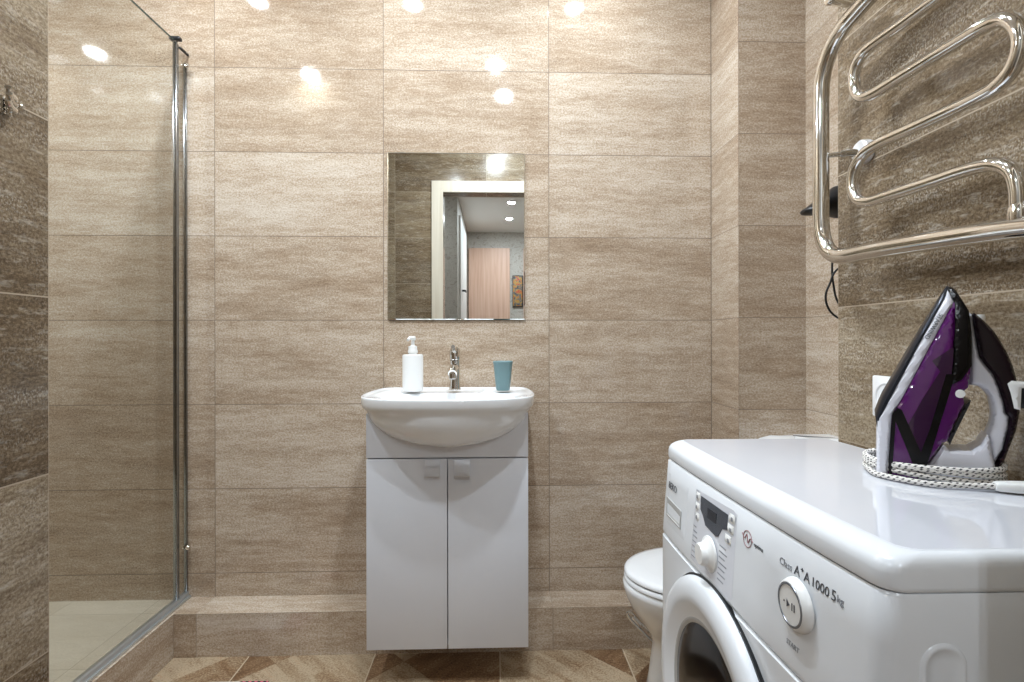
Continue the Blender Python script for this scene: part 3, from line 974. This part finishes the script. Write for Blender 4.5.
obj('door_seal', lathe([(0.2298, DX + 0.007), (0.2325, DX + 0.003), (0.2335, DX - 0.0015), (0.2298, DX - 0.002)], (0, DY, DZ), 'x', 72, cap0=False, cap1=False), M['black_plastic'], dr)
# pressed oval stiffening on the near side panel
gx, gz = 0.437, 0.560


def oval(r, y, z1):
    pts = []
    for i in range(17):
        a = math.pi * i / 16
        pts.append(Vector((gx + r * math.cos(a), y, z1 + r * math.sin(a))))
    for i in range(17):
        a = math.pi + math.pi * i / 16
        pts.append(Vector((gx + r * math.cos(a), y, 0.16 + r * math.sin(a))))
    return pts


rec = loft([oval(0.0245, MY0 + 0.0005, 0.740), oval(0.022, MY0 - 0.0022, 0.740), oval(0.0185, MY0 - 0.0022, 0.740), oval(0.016, MY0 - 0.0003, 0.740), oval(0.008, MY0 - 0.0002, 0.740)])
obj('pressed_rib', rec, M['machine'], wm, angle=60)
for (fx, fy) in ((0.42, MY0 + 0.05), (0.42, MY1 - 0.05), (MXB - 0.05, MY0 + 0.05), (MXB - 0.05, MY1 - 0.05)):
    obj('foot', lathe([(0.022, 0.0), (0.022, 0.012), (0.010, 0.014), (0.010, 0.031)], (fx, fy, 0), n=20), M['black_plastic'], wm)

# ------------------------------------------------------------------ steam iron on the machine
IU = Vector((0.809, -0.588, 0)).normalized()
IN = Vector((-0.588, -0.809, 0)).normalized()
IC = Vector((0.60146, 0.8264, 0))
IZ = 0.8512


def IW(z):
    t = (z - 0.92) / 0.222
    if t < 0:
        return 0.052
    return 0.052 * math.sqrt(max(0.004, 1 - t * t))


SL = [(0.84, 0.0135), (0.9424, 0.0146), (0.9707, 0.0287), (1.054, 0.0641), (1.135, 0.1011), (1.15, 0.108)]


def s_left(z):
    for (z0, s0), (z1, s1) in zip(SL[:-1], SL[1:]):
        if z <= z1:
            return s0 + (s1 - s0) * max(0, (z - z0)) / (z1 - z0)
    return SL[-1][1]


def IP(s, z, w):
    return IC + IU * s + IN * w + Vector((0, 0, z))


def iron_w(s, z):
    t = max(0.0, min(1.0, (s - s_left(z)) / 0.105))
    return IW(z) * (1 - 0.42 * t * t)


def iron_solid(poly, extra=0.0, rnd=0.004, step=0.0035, wfun=None, k=1.0):
    wf = wfun or iron_w

    def side(sg):
        def f(s, z, d):
            w = (wf(s, z) + extra) * k
            if rnd > 0 and d < rnd:
                w -= min(w * 0.8, rnd) * (1 - math.sqrt(max(0.0, 1 - (1 - d / rnd) ** 2)))
            return IP(s, max(z, IZ), sg * w)
        return f
    return slab(poly, step, side(1), side(-1))


iron = thing('steam_iron', tuple(IC + IU * 0.09 + Vector((0, 0, IZ))), 'purple, white and black steam iron standing upright on top of the washing machine', 'iron')
# soleplate: boat-shaped plate along the left edge
sole_o = [(0.9277, 0.0135), (0.9381, 0.0101), (0.9701, 0.0201), (1.0585, 0.0606), (1.1416, 0.1001)]
sole_i = [(0.9277, 0.0185), (0.9426, 0.0170), (0.9706, 0.0287), (1.054, 0.0641), (1.137, 0.1021)]
srings = []
for q in range(15):
    t = q / 14
    z = 0.9277 + (1.1416 - 0.9277) * t

    def ev(L, zz):
        for (z0, s0), (z1, s1) in zip(L[:-1], L[1:]):
            if zz <= z1 + 1e-6:
                return s0 + (s1 - s0) * max(0.0, min(1.0, (zz - z0) / (z1 - z0)))
        return L[-1][1]
    so, si = ev(sole_o, z), ev(sole_i, z) + 0.001
    w = IW(z) * 1.0 * (0.93 if q == 0 else 1.0)
    srings.append([IP(so, z, -w * 0.92), IP(so, z, w * 0.92), IP((so + si) / 2, z, w), IP(si, z, w * 0.99), IP(si, z, -w * 0.99), IP((so + si) / 2, z, -w)])
obj('soleplate', loft(srings), M['sole'], iron, angle=50)
skirt = [(0.1011, 1.1348), (0.1067, 1.1177), (0.0756, 1.0467), (0.0457, 0.9762), (0.032, 0.9481), (0.0277, 0.876), (0.0262, 0.8512), (0.0126, 0.8512), (0.0135, 0.8741), (0.0146, 0.9424), (0.0287, 0.9707), (0.0641, 1.054)]
sk = obj('skirt', iron_solid(skirt, 0.0004, 0.003), M['iron_white'], iron)
tank = [(0.1069, 1.1178), (0.1081, 1.1147), (0.1067, 1.076), (0.1042, 1.0325), (0.1004, 0.9949), (0.1137, 1.0041), (0.1237, 1.0243), (0.1234, 1.0003), (0.1212, 0.9919), (0.1157, 0.9857), (0.1173, 0.9688), (0.1017, 0.926), (0.0979, 0.9127), (0.0923, 0.9091), (0.0706, 0.8699), (0.0636, 0.8512), (0.0264, 0.8512), (0.0278, 0.875), (0.0322, 0.9475), (0.0459, 0.9758), (0.0759, 1.0467)]
tk = obj('water_tank', iron_solid(tank, 0.0, 0.003), M['purple'], iron)
obj('tank_dark', iron_solid([(0.0893, 1.0147), (0.1004, 0.9949), (0.0832, 0.9154), (0.0671, 0.8694), (0.0482, 0.9267), (0.0684, 0.9728)], 0.0005, 0.0), M['purple_dark'], tk)  # deeper purple area on the tank side
obj('tank_band', iron_solid([(0.1042, 1.050), (0.1042, 1.0325), (0.1004, 0.9949), (0.0893, 1.0147), (0.0800, 1.030)], 0.0004, 0.0), M['purple_dark'], tk)
st = iron_solid([(0.0337, 0.9464), (0.0386, 0.9588), (0.0441, 0.9562), (0.0706, 0.8846), (0.0671, 0.8694), (0.0601, 0.8684)], 0.0009, 0.0)
append(st, iron_solid([(0.0961, 1.0106), (0.1061, 1.0109), (0.0946, 0.96), (0.0741, 0.8762), (0.0636, 0.8552), (0.0613, 0.8775), (0.0775, 0.9295)], 0.0011, 0.0))
append(st, iron_solid([(0.0278, 0.8512), (0.0278, 0.875), (0.0325, 0.9493), (0.0374, 0.9557), (0.035, 0.9103), (0.0319, 0.8518)], 0.0010, 0.0))
obj('tank_frame', st, M['black_gloss_plastic'], tk)
spine = [(0.1021, 1.1365), (0.1029, 1.140), (0.1053, 1.1413), (0.1104, 1.1344), (0.1189, 1.1135), (0.1233, 1.1028), (0.1255, 1.0719), (0.1252, 1.0235), (0.1145, 1.0037), (0.1011, 0.9944), (0.1049, 1.0323), (0.1073, 1.0761), (0.1085, 1.1149), (0.1072, 1.118), (0.1022, 1.1349)]
obj('nose', iron_solid(spine, 0.0014, 0.003), M['black_gloss_plastic'], iron)
obj('trigger', iron_solid([(0.1191, 0.9674), (0.1251, 0.9735), (0.1239, 0.9677), (0.1062, 0.9198), (0.1017, 0.9062), (0.0994, 0.9132), (0.1034, 0.9239)], 0.001, 0.002, wfun=lambda s, z: 0.030), M['black_plastic'], iron)
# heel block and white handle loop
heel = [(0.1257, 0.9001), (0.1013, 0.8988), (0.0938, 0.9067), (0.0717, 0.8668), (0.0647, 0.8512), (0.1435, 0.8512), (0.1515, 0.8791), (0.144, 0.925), (0.1367, 0.909)]
obj('heel', iron_solid(heel, 0.0, 0.006, wfun=lambda s, z: 0.040 - 0.14 * max(0, s - 0.09)), M['iron_white'], iron)
h_out = [(0.1238, 1.1029), (0.1286, 1.098), (0.1307, 1.076), (0.1364, 1.0362), (0.1432, 1.0239), (0.1515, 1.0112), (0.1571, 0.9928), (0.1627, 0.9703), (0.1645, 0.9558), (0.1682, 0.9509), (0.1673, 0.9347), (0.1617, 0.9042), (0.1515, 0.8791)]
h_in = [(0.1243, 1.0908), (0.1257, 1.0541), (0.1255, 1.012), (0.1263, 0.9950), (0.1364, 0.9932), (0.1422, 0.9877), (0.1477, 0.9785), (0.1497, 0.9666), (0.1506, 0.9534), (0.1491, 0.9406), (0.144, 0.925)]
obj('handle', iron_solid(h_out + list(reversed(h_in)), 0.0, 0.007, 0.0028, wfun=lambda s, z: 0.0172), M['iron_white'], iron)
g_o = [(0.1306, 1.1008), (0.1411, 1.0889), (0.1515, 1.0744), (0.1592, 1.0586), (0.1663, 1.0417), (0.1717, 1.0247), (0.1754, 1.0071), (0.1784, 0.9826), (0.1789, 0.9588), (0.1754, 0.9331), (0.1627, 0.8868), (0.1475, 0.8512)]
g_i = [(0.1286, 1.098), (0.1307, 1.076), (0.1364, 1.0362), (0.1432, 1.0239), (0.1515, 1.0112), (0.1571, 0.9928), (0.1627, 0.9703), (0.1645, 0.9558), (0.1682, 0.9509), (0.1673, 0.9347), (0.1617, 0.9042), (0.1422, 0.8512)]
gr_ = obj('grip', iron_solid(g_o + list(reversed(g_i)), 0.0, 0.005, 0.0028, wfun=lambda s, z: 0.0180), M['maroon'], iron)
obj('steam_button', lathe([(0.001, 0.008), (0.0055, 0.008), (0.0065, 0.004), (0.0065, -0.006)], tuple(IP(0.1385, 1.090, 0.0)), n=18), M['white_plastic'], iron)
sb = lathe([(0.001, 0.0), (0.0052, 0.0), (0.006, -0.001), (0.006, -0.008)], (0, 0, 0), 'z', 20)
Mx = Matrix.Translation(IP(0.1120, 0.983, iron_w(0.112, 0.983) + 0.002)) @ Vector((0, 0, 1)).rotation_difference(IN).to_matrix().to_4x4()
sb.transform(Mx)
obj('spray_button', sb, M['white_plastic'], iron)
# cord guard on the back of the grip
gpoly = [(0.1655, 0.9985), (0.1700, 1.0030), (0.1880, 1.0005), (0.1880, 0.9945), (0.1800, 0.9930), (0.1790, 0.9620), (0.1725, 0.9640), (0.1690, 0.9849)]
obj('cord_guard', iron_solid(gpoly, 0.0, 0.002, 0.004, wfun=lambda s, z: 0.0205), M['white_plastic'], iron)
obj('cord_swivel', iron_solid([(0.1800, 0.9915), (0.1900, 0.9925), (0.1900, 0.9640), (0.1795, 0.9640)], 0.0, 0.002, 0.004, wfun=lambda s, z: 0.014), M['black_plastic'], iron)
xd = Vector(IP(0.0766, 1.0704, 0)) - Vector(IP(0.0906, 1.0978, 0))
pos = IP(0.0918, 1.0990, IW(1.098) + 0.0012)
pos2 = IP(0.0762, 1.0680, IW(1.068) + 0.0012)
xdir = (pos2 - pos).normalized()
ydir = IN.cross(xdir).normalized()
ydir = (ydir - xdir * ydir.dot(xdir)).normalized()
text_mesh('STARWIND', 0.0082, tuple(pos), tuple(xdir), tuple(ydir), 0.0005, 'lettering', M['ink'], sk)
# braided cord wound around the foot of the iron
cp_ = []
turns = 4.0
NT_ = 40 * 4
for i in range(NT_ + 1):
    a = -0.15 + 2 * math.pi * turns * i / NT_
    k = i / NT_
    sa = 0.082 + (0.083 + 0.003 * math.sin(3 * a)) * math.cos(a)
    e = 0.060 + 0.003 * math.sin(2 * a + 1)
    z = IZ + 0.0285 - 0.0240 * k + 0.0025 * math.sin(a * 1.3)
    cp_.append(IP(sa, max(z, IZ + 0.0043), -e * math.sin(a)))
# run out along the front to the plug
last = cp_[-1]
PLUG0 = Vector((0.690, 0.694, IZ + 0.008))
crd = thing('iron_cord', tuple(IC + IU * 0.09 + Vector((0, 0, IZ))), 'white braided power cord wound round the foot of the iron', 'cord')
cord_path = cp_[:-19]
cord_path += catmull([cord_path[-1], IP(0.012, IZ + 0.0046, 0.046), IP(0.04, IZ + 0.0046, 0.066), IP(0.080, IZ + 0.0046, 0.0745), PLUG0 + Vector((-0.03, 0.012, -0.002)), PLUG0], 10)[1:]
obj('braided_cord', tube(cord_path, 0.0041, 12, uv=True), M['braid'], crd, angle=80)
PD = Vector((0.965, -0.262, 0)).normalized()
PS = Vector((0.262, 0.965, 0)).normalized()


def pring(t, a, b, z0=IZ + 0.008):
    c = PLUG0 + PD * t
    out = []
    for i in range(20):
        q = 2 * math.pi * i / 20
        cc, ss = math.cos(q), math.sin(q)
        out.append(Vector((c.x, c.y, 0)) + PS * (a * math.copysign(abs(cc) ** 0.6, cc)) + Vector((0, 0, z0 + b * math.copysign(abs(ss) ** 0.6, ss))))
    return out


obj('plug', loft([pring(-0.004, 0.006, 0.005), pring(0.0, 0.009, 0.0065), pring(0.02, 0.012, 0.0075), pring(0.042, 0.015, 0.0078), pring(0.050, 0.019, 0.0078), pring(0.074, 0.019, 0.0078), pring(0.077, 0.017, 0.006)]), M['white_plastic'], crd)
pl = PLUG0 + PD * 0.076
pins = cyl(pl + PS * 0.0095, pl + PS * 0.0095 + PD * 0.019, 0.0022)
append(pins, cyl(pl - PS * 0.0095, pl - PS * 0.0095 + PD * 0.019, 0.0022))
obj('plug_pins', pins, M['chrome'], crd)

# ------------------------------------------------------------------ wall socket
soc = thing('wall_socket', (0.79, 1.016, 0.945), 'square white power socket on the dark tiled wall behind the iron', 'socket')
obj('plate', box(0.7815, 0.7897, 0.975, 1.057, 0.904, 0.988, 0.003), M['socket_white'], soc)
sr = lathe([(0.031, 0.7816), (0.031, 0.7795), (0.028, 0.779), (0.026, 0.7812), (0.001, 0.7814)], (0, 1.016, 0.946), 'x', 36)
obj('outlet', sr, M['socket_white'], soc)

# ------------------------------------------------------------------ heated towel rail
RX = 0.712
tw = thing('towel_rail', (RX, 0.85, 1.2), 'chrome serpentine heated towel rail on the dark tiled right wall', 'towel rail')


def rp(pts):
    return [(RX, y, z) for y, z in pts]


main = [(0.56, 1.2015), (0.70, 1.2145), (0.85, 1.224), (0.98, 1.2305), (1.03, 1.2325), (1.066, 1.238), (1.094, 1.256), (1.110, 1.285), (1.116, 1.320), (1.116, 1.40), (1.116, 1.50), (1.115, 1.60), (1.110, 1.632), (1.095, 1.662), (1.072, 1.686), (1.04, 1.702), (1.005, 1.709), (0.95, 1.716), (0.80, 1.722), (0.56, 1.727)]
right = [(0.56, 1.727), (0.535, 1.722), (0.515, 1.705), (0.505, 1.675), (0.505, 1.50), (0.505, 1.25), (0.512, 1.226), (0.53, 1.208), (0.56, 1.2015)]
obj('main_tube', tube(catmull(rp(main + right[1:-1]), 6, closed=True), 0.0160, 20, closed=True), M['chrome'], tw, angle=80)
serp = [(0.687, 1.722), (0.687, 1.66), (0.690, 1.635), (0.702, 1.615), (0.722, 1.611), (0.76, 1.6115), (0.88, 1.6145), (0.955, 1.6185), (0.985, 1.6155), (1.004, 1.603), (1.011, 1.580), (1.006, 1.553), (0.992, 1.535), (0.965, 1.5265), (0.88, 1.523), (0.77, 1.520), (0.735, 1.518), (0.706, 1.510), (0.688, 1.488), (0.683, 1.460), (0.694, 1.434), (0.714, 1.422), (0.74, 1.4195), (0.85, 1.422), (0.955, 1.4255), (0.985, 1.420), (1.006, 1.406), (1.016, 1.382), (1.013, 1.355), (0.998, 1.335), (0.97, 1.325), (0.93, 1.3225), (0.83, 1.319), (0.745, 1.316), (0.715, 1.309), (0.695, 1.292), (0.687, 1.267), (0.687, 1.218)]
obj('serpentine_tube', tube(catmull(rp(serp), 5), 0.0105, 16), M['chrome'], tw, angle=80)
cl = lathe([(0.001, 0.016), (0.008, 0.014), (0.0125, 0.006), (0.0135, -0.004), (0.0125, -0.014)], (RX, 0.685, 1.2345), n=20)
obj('tube_collar', cl, M['chrome'], tw)


def bracket(y, z):
    bm = cyl((RX + 0.006, y + 0.026, z), (0.778, y, z), 0.0055)
    append(bm, cyl((RX + 0.03, y + 0.0165, z), (RX + 0.06, y + 0.005, z), 0.0085))
    b = obj('bracket', bm, M['chrome'], tw)
    obj('flange', lathe([(0.001, 0.768), (0.020, 0.769), (0.0235, 0.773), (0.0245, 0.7885)], (0, y, z), 'x', 28), M['satin'], b)


bracket(1.0800, 1.461)
bracket(0.53, 1.43)
ub = cyl((RX + 0.006, 1.090, 1.790), (0.7895, 1.112, 1.795), 0.011)
append(ub, lathe([(0.001, RX - 0.004), (0.010, RX - 0.003), (0.012, RX + 0.002), (0.012, RX + 0.009)], (0, 1.09, 1.790), 'x', 20))
append(ub, tube(catmull([(RX + 0.008, 1.09, 1.790), (RX + 0.008, 1.05, 1.782), (RX + 0.004, 1.0, 1.760), (RX, 0.97, 1.716)], 6), 0.006, 12))
obj('upper_bracket', ub, M['chrome'], tw)

# ------------------------------------------------------------------ hair dryer in the niche
hd = thing('hair_dryer', (0.95, 1.30, 1.30), 'black nozzle of a hair dryer poking out behind the edge of dark tiled wall', 'hair dryer')


def hring(x, ry, rz, zc):
    return [Vector((x, 1.30 + ry * math.cos(2 * math.pi * i / 28), zc + rz * math.sin(2 * math.pi * i / 28))) for i in range(28)]


obj('nozzle', loft([hring(0.7825, 0.010, 0.003, 1.389), hring(0.785, 0.018, 0.006, 1.389), hring(0.792, 0.026, 0.0095, 1.3895), hring(0.81, 0.035, 0.016, 1.396), hring(0.835, 0.035, 0.026, 1.405), hring(0.862, 0.035, 0.039, 1.4135)]), M['black_plastic'], hd)
obj('barrel', loft([hring(0.8625, 0.036, 0.036, 1.414), hring(0.87, 0.039, 0.041, 1.414), hring(0.94, 0.041, 0.043, 1.414), hring(1.0, 0.036, 0.037, 1.414), hring(1.015, 0.024, 0.024, 1.414)]), M['black_plastic'], hd)
hh = loft([[Vector((0.945 + 0.018 * math.cos(2 * math.pi * i / 20) + 0.015 * (1.39 - z) / 0.13, 1.30 + 0.022 * math.sin(2 * math.pi * i / 20), z)) for i in range(20)] for z in (1.385, 1.34, 1.29, 1.26)])
obj('handle', hh, M['black_plastic'], hd)
kx = loft([hring(1.0155, 0.012, 0.012, 1.414), hring(1.0215, 0.012, 0.012, 1.414)])
obj('hanging_hook', kx, M['satin'], hd)
cpth = catmull([(0.960, 1.30, 1.262), (0.945, 1.30, 1.235), (0.895, 1.30, 1.252), (0.866, 1.30, 1.236), (0.852, 1.30, 1.205), (0.842, 1.30, 1.180), (0.843, 1.30, 1.155), (0.857, 1.30, 1.130), (0.885, 1.30, 1.115), (0.93, 1.30, 1.14), (0.925, 1.305, 1.20), (0.885, 1.305, 1.255), (0.866, 1.306, 1.27), (0.862, 1.306, 1.235), (0.866, 1.306, 1.20), (0.874, 1.306, 1.165), (0.90, 1.306, 1.13), (0.96, 1.306, 1.12), (1.02, 1.306, 1.16)], 7)
obj('power_cord', tube(cpth, 0.0027, 8), M['black_rubber'], hd)

# ------------------------------------------------------------------ toilet
toi = thing('toilet', (0.70, 1.50, 0.0), 'white close-coupled toilet with lid down, behind the washing machine', 'toilet')


def egg(z, tip, back, b, yc, n=48):
    xc = tip + (back - tip) * 0.55
    out = []
    for i in range(n):
        t = 2 * math.pi * i / n
        c, s = math.cos(t), math.sin(t)
        if c < 0:
            x = xc + (xc - tip) * c
            y = yc + b * s
        else:
            x = xc + (back - xc) * math.copysign(abs(c) ** 0.7, c)
            y = yc + b * s * (1 - 0.12 * c * c)
        out.append(Vector((x, y, z)))
    return out


TYC = 1.492
ped = [egg(0.0, 0.458, 0.80, 0.105, 1.565), egg(0.006, 0.456, 0.80, 0.107, 1.565), egg(0.05, 0.463, 0.80, 0.098, 1.56), egg(0.12, 0.470, 0.80, 0.094, 1.555), egg(0.165, 0.470, 0.80, 0.096, 1.545), egg(0.20, 0.452, 0.80, 0.105, 1.528), egg(0.24, 0.425, 0.82, 0.122, 1.510), egg(0.28, 0.398, 0.83, 0.143, 1.500), egg(0.315, 0.381, 0.83, 0.160, 1.495), egg(0.345, 0.371, 0.84, 0.172, TYC), egg(0.360, 0.370, 0.84, 0.175, TYC), egg(0.366, 0.376, 0.84, 0.170, TYC)]
obj('bowl', loft(ped), M['ceramic'], toi, angle=60)
obj('seat', loft([egg(0.3675, 0.378, 0.80, 0.168, TYC), egg(0.370, 0.373, 0.80, 0.173, TYC), egg(0.378, 0.373, 0.80, 0.173, TYC), egg(0.3815, 0.377, 0.80, 0.169, TYC)]), M['ceramic'], toi, angle=60)
obj('lid', loft([egg(0.3845, 0.379, 0.80, 0.167, TYC), egg(0.387, 0.374, 0.80, 0.172, TYC), egg(0.394, 0.374, 0.80, 0.172, TYC), egg(0.399, 0.379, 0.80, 0.167, TYC), egg(0.4015, 0.392, 0.79, 0.152, TYC), egg(0.4025, 0.43, 0.76, 0.11, TYC)]), M['ceramic'], toi, angle=60)


def trect(z, ix, iy, cz=0.0):
    x0, x1, y0, y1 = 0.835 + ix, 1.021, 1.395 + iy, 1.672 - iy
    pts = []
    r = 0.045
    for (cx, cy, a0) in ((x0 + r, y0 + r, math.pi), (x1 - 0.005, y0 + 0.005, 1.5 * math.pi), (x1 - 0.005, y1 - 0.005, 0.0), (x0 + r, y1 - r, 0.5 * math.pi)):
        rr = r if cx < 0.95 else 0.005
        for i in range(9):
            a = a0 + (i / 8) * math.pi / 2
            pts.append(Vector((cx + rr * math.cos(a), cy + rr * math.sin(a), z)))
    # dome: higher in the middle
    return [Vector((p.x, p.y, p.z + cz * (1 - ((p.y - 1.533) / 0.15) ** 2))) for p in pts]


obj('cistern', loft([trect(0.368, 0.02, 0.02), trect(0.40, 0.008, 0.008), trect(0.55, 0.0, 0.0), trect(0.697, 0, 0)]), M['ceramic'], toi, angle=60)
obj('cistern_lid', loft([trect(0.699, -0.006, -0.004, 0.0), trect(0.706, -0.008, -0.006, 0.022), trect(0.715, -0.007, -0.006, 0.040), trect(0.724, 0.002, 0.004, 0.044), trect(0.726, 0.02, 0.03, 0.047), trect(0.727, 0.06, 0.10, 0.048)]), M['ceramic'], toi, angle=60)

hs = thing('chrome_tube', (0.50, 1.70, 0.0), 'bent chrome double tube sloping to the floor behind toilet pedestal', 'pipe')
loopc = catmull([(0.64, 1.690, 0.008), (0.53, 1.688, 0.062), (0.47, 1.686, 0.118), (0.438, 1.685, 0.152), (0.428, 1.685, 0.170), (0.436, 1.685, 0.176), (0.452, 1.685, 0.160), (0.50, 1.686, 0.112), (0.56, 1.688, 0.060), (0.66, 1.690, 0.010)], 7)
obj('tube', tube(loopc, 0.0052, 12), M['chrome'], hs, angle=80)
obj('end_collar', cyl((0.445, 1.6855, 0.163), (0.470, 1.6858, 0.137), 0.0105, 16), M['chrome'], hs)

# ------------------------------------------------------------------ swivel hook on the left wall
hk = thing('wall_hook', (-0.764, 0.832, 1.427), 'small chrome three-tier hook on dark left wall at the photo edge', 'hook')
obj('base_plate', box(-0.7638, -0.759, 0.816, 0.842, 1.413, 1.442, 0.002), M['chrome'], hk)
obj('pivot', cyl((-0.753, 0.830, 1.412), (-0.753, 0.830, 1.443), 0.0035), M['chrome'], hk)
for k, zz in enumerate((1.4185, 1.4275, 1.4365)):
    a = (-0.5, 0.0, 0.45)[k]
    c, s = math.cos(a), math.sin(a)
    arm = lathe([(0.001, -0.004), (0.006, -0.0036), (0.0072, 0.0), (0.006, 0.0036), (0.001, 0.004)], (-0.751, 0.832, zz), n=20)
    append(arm, tube(catmull([(-0.744, 0.829, zz), (-0.744 + 0.02 * c * 0.6, 0.829 - 0.02, zz - 0.001), (-0.744 + 0.03 * c * 0.6, 0.80, zz + 0.004)], 4), 0.0042, 10))
    obj('arm', arm, M['chrome'], hk)
nub = lathe([(0.001, -0.004), (0.003, -0.003), (0.004, 0.0), (0.003, 0.003), (0.001, 0.004)], (-0.755, 0.852, 1.4345), n=14)
append(nub, cyl((-0.7585, 0.844, 1.4345), (-0.755, 0.852, 1.4345), 0.0022, 10))
obj('side_pin', nub, M['chrome'], hk)

# ------------------------------------------------------------------ mat on the floor
mt = thing('floor_mat', (-0.80, 1.56, 0.0), 'small mat with grey band and pink-black striped band at bottom left of the floor', 'mat')
obj('grey_band', box(-0.889, -0.790, 1.40, 1.634, 0.0005, 0.010, 0.003), M['satin'], mt)
obj('striped_band', box(-0.7895, -0.703, 1.40, 1.634, 0.0005, 0.010, 0.003), M['stripes'], mt, uv=True)
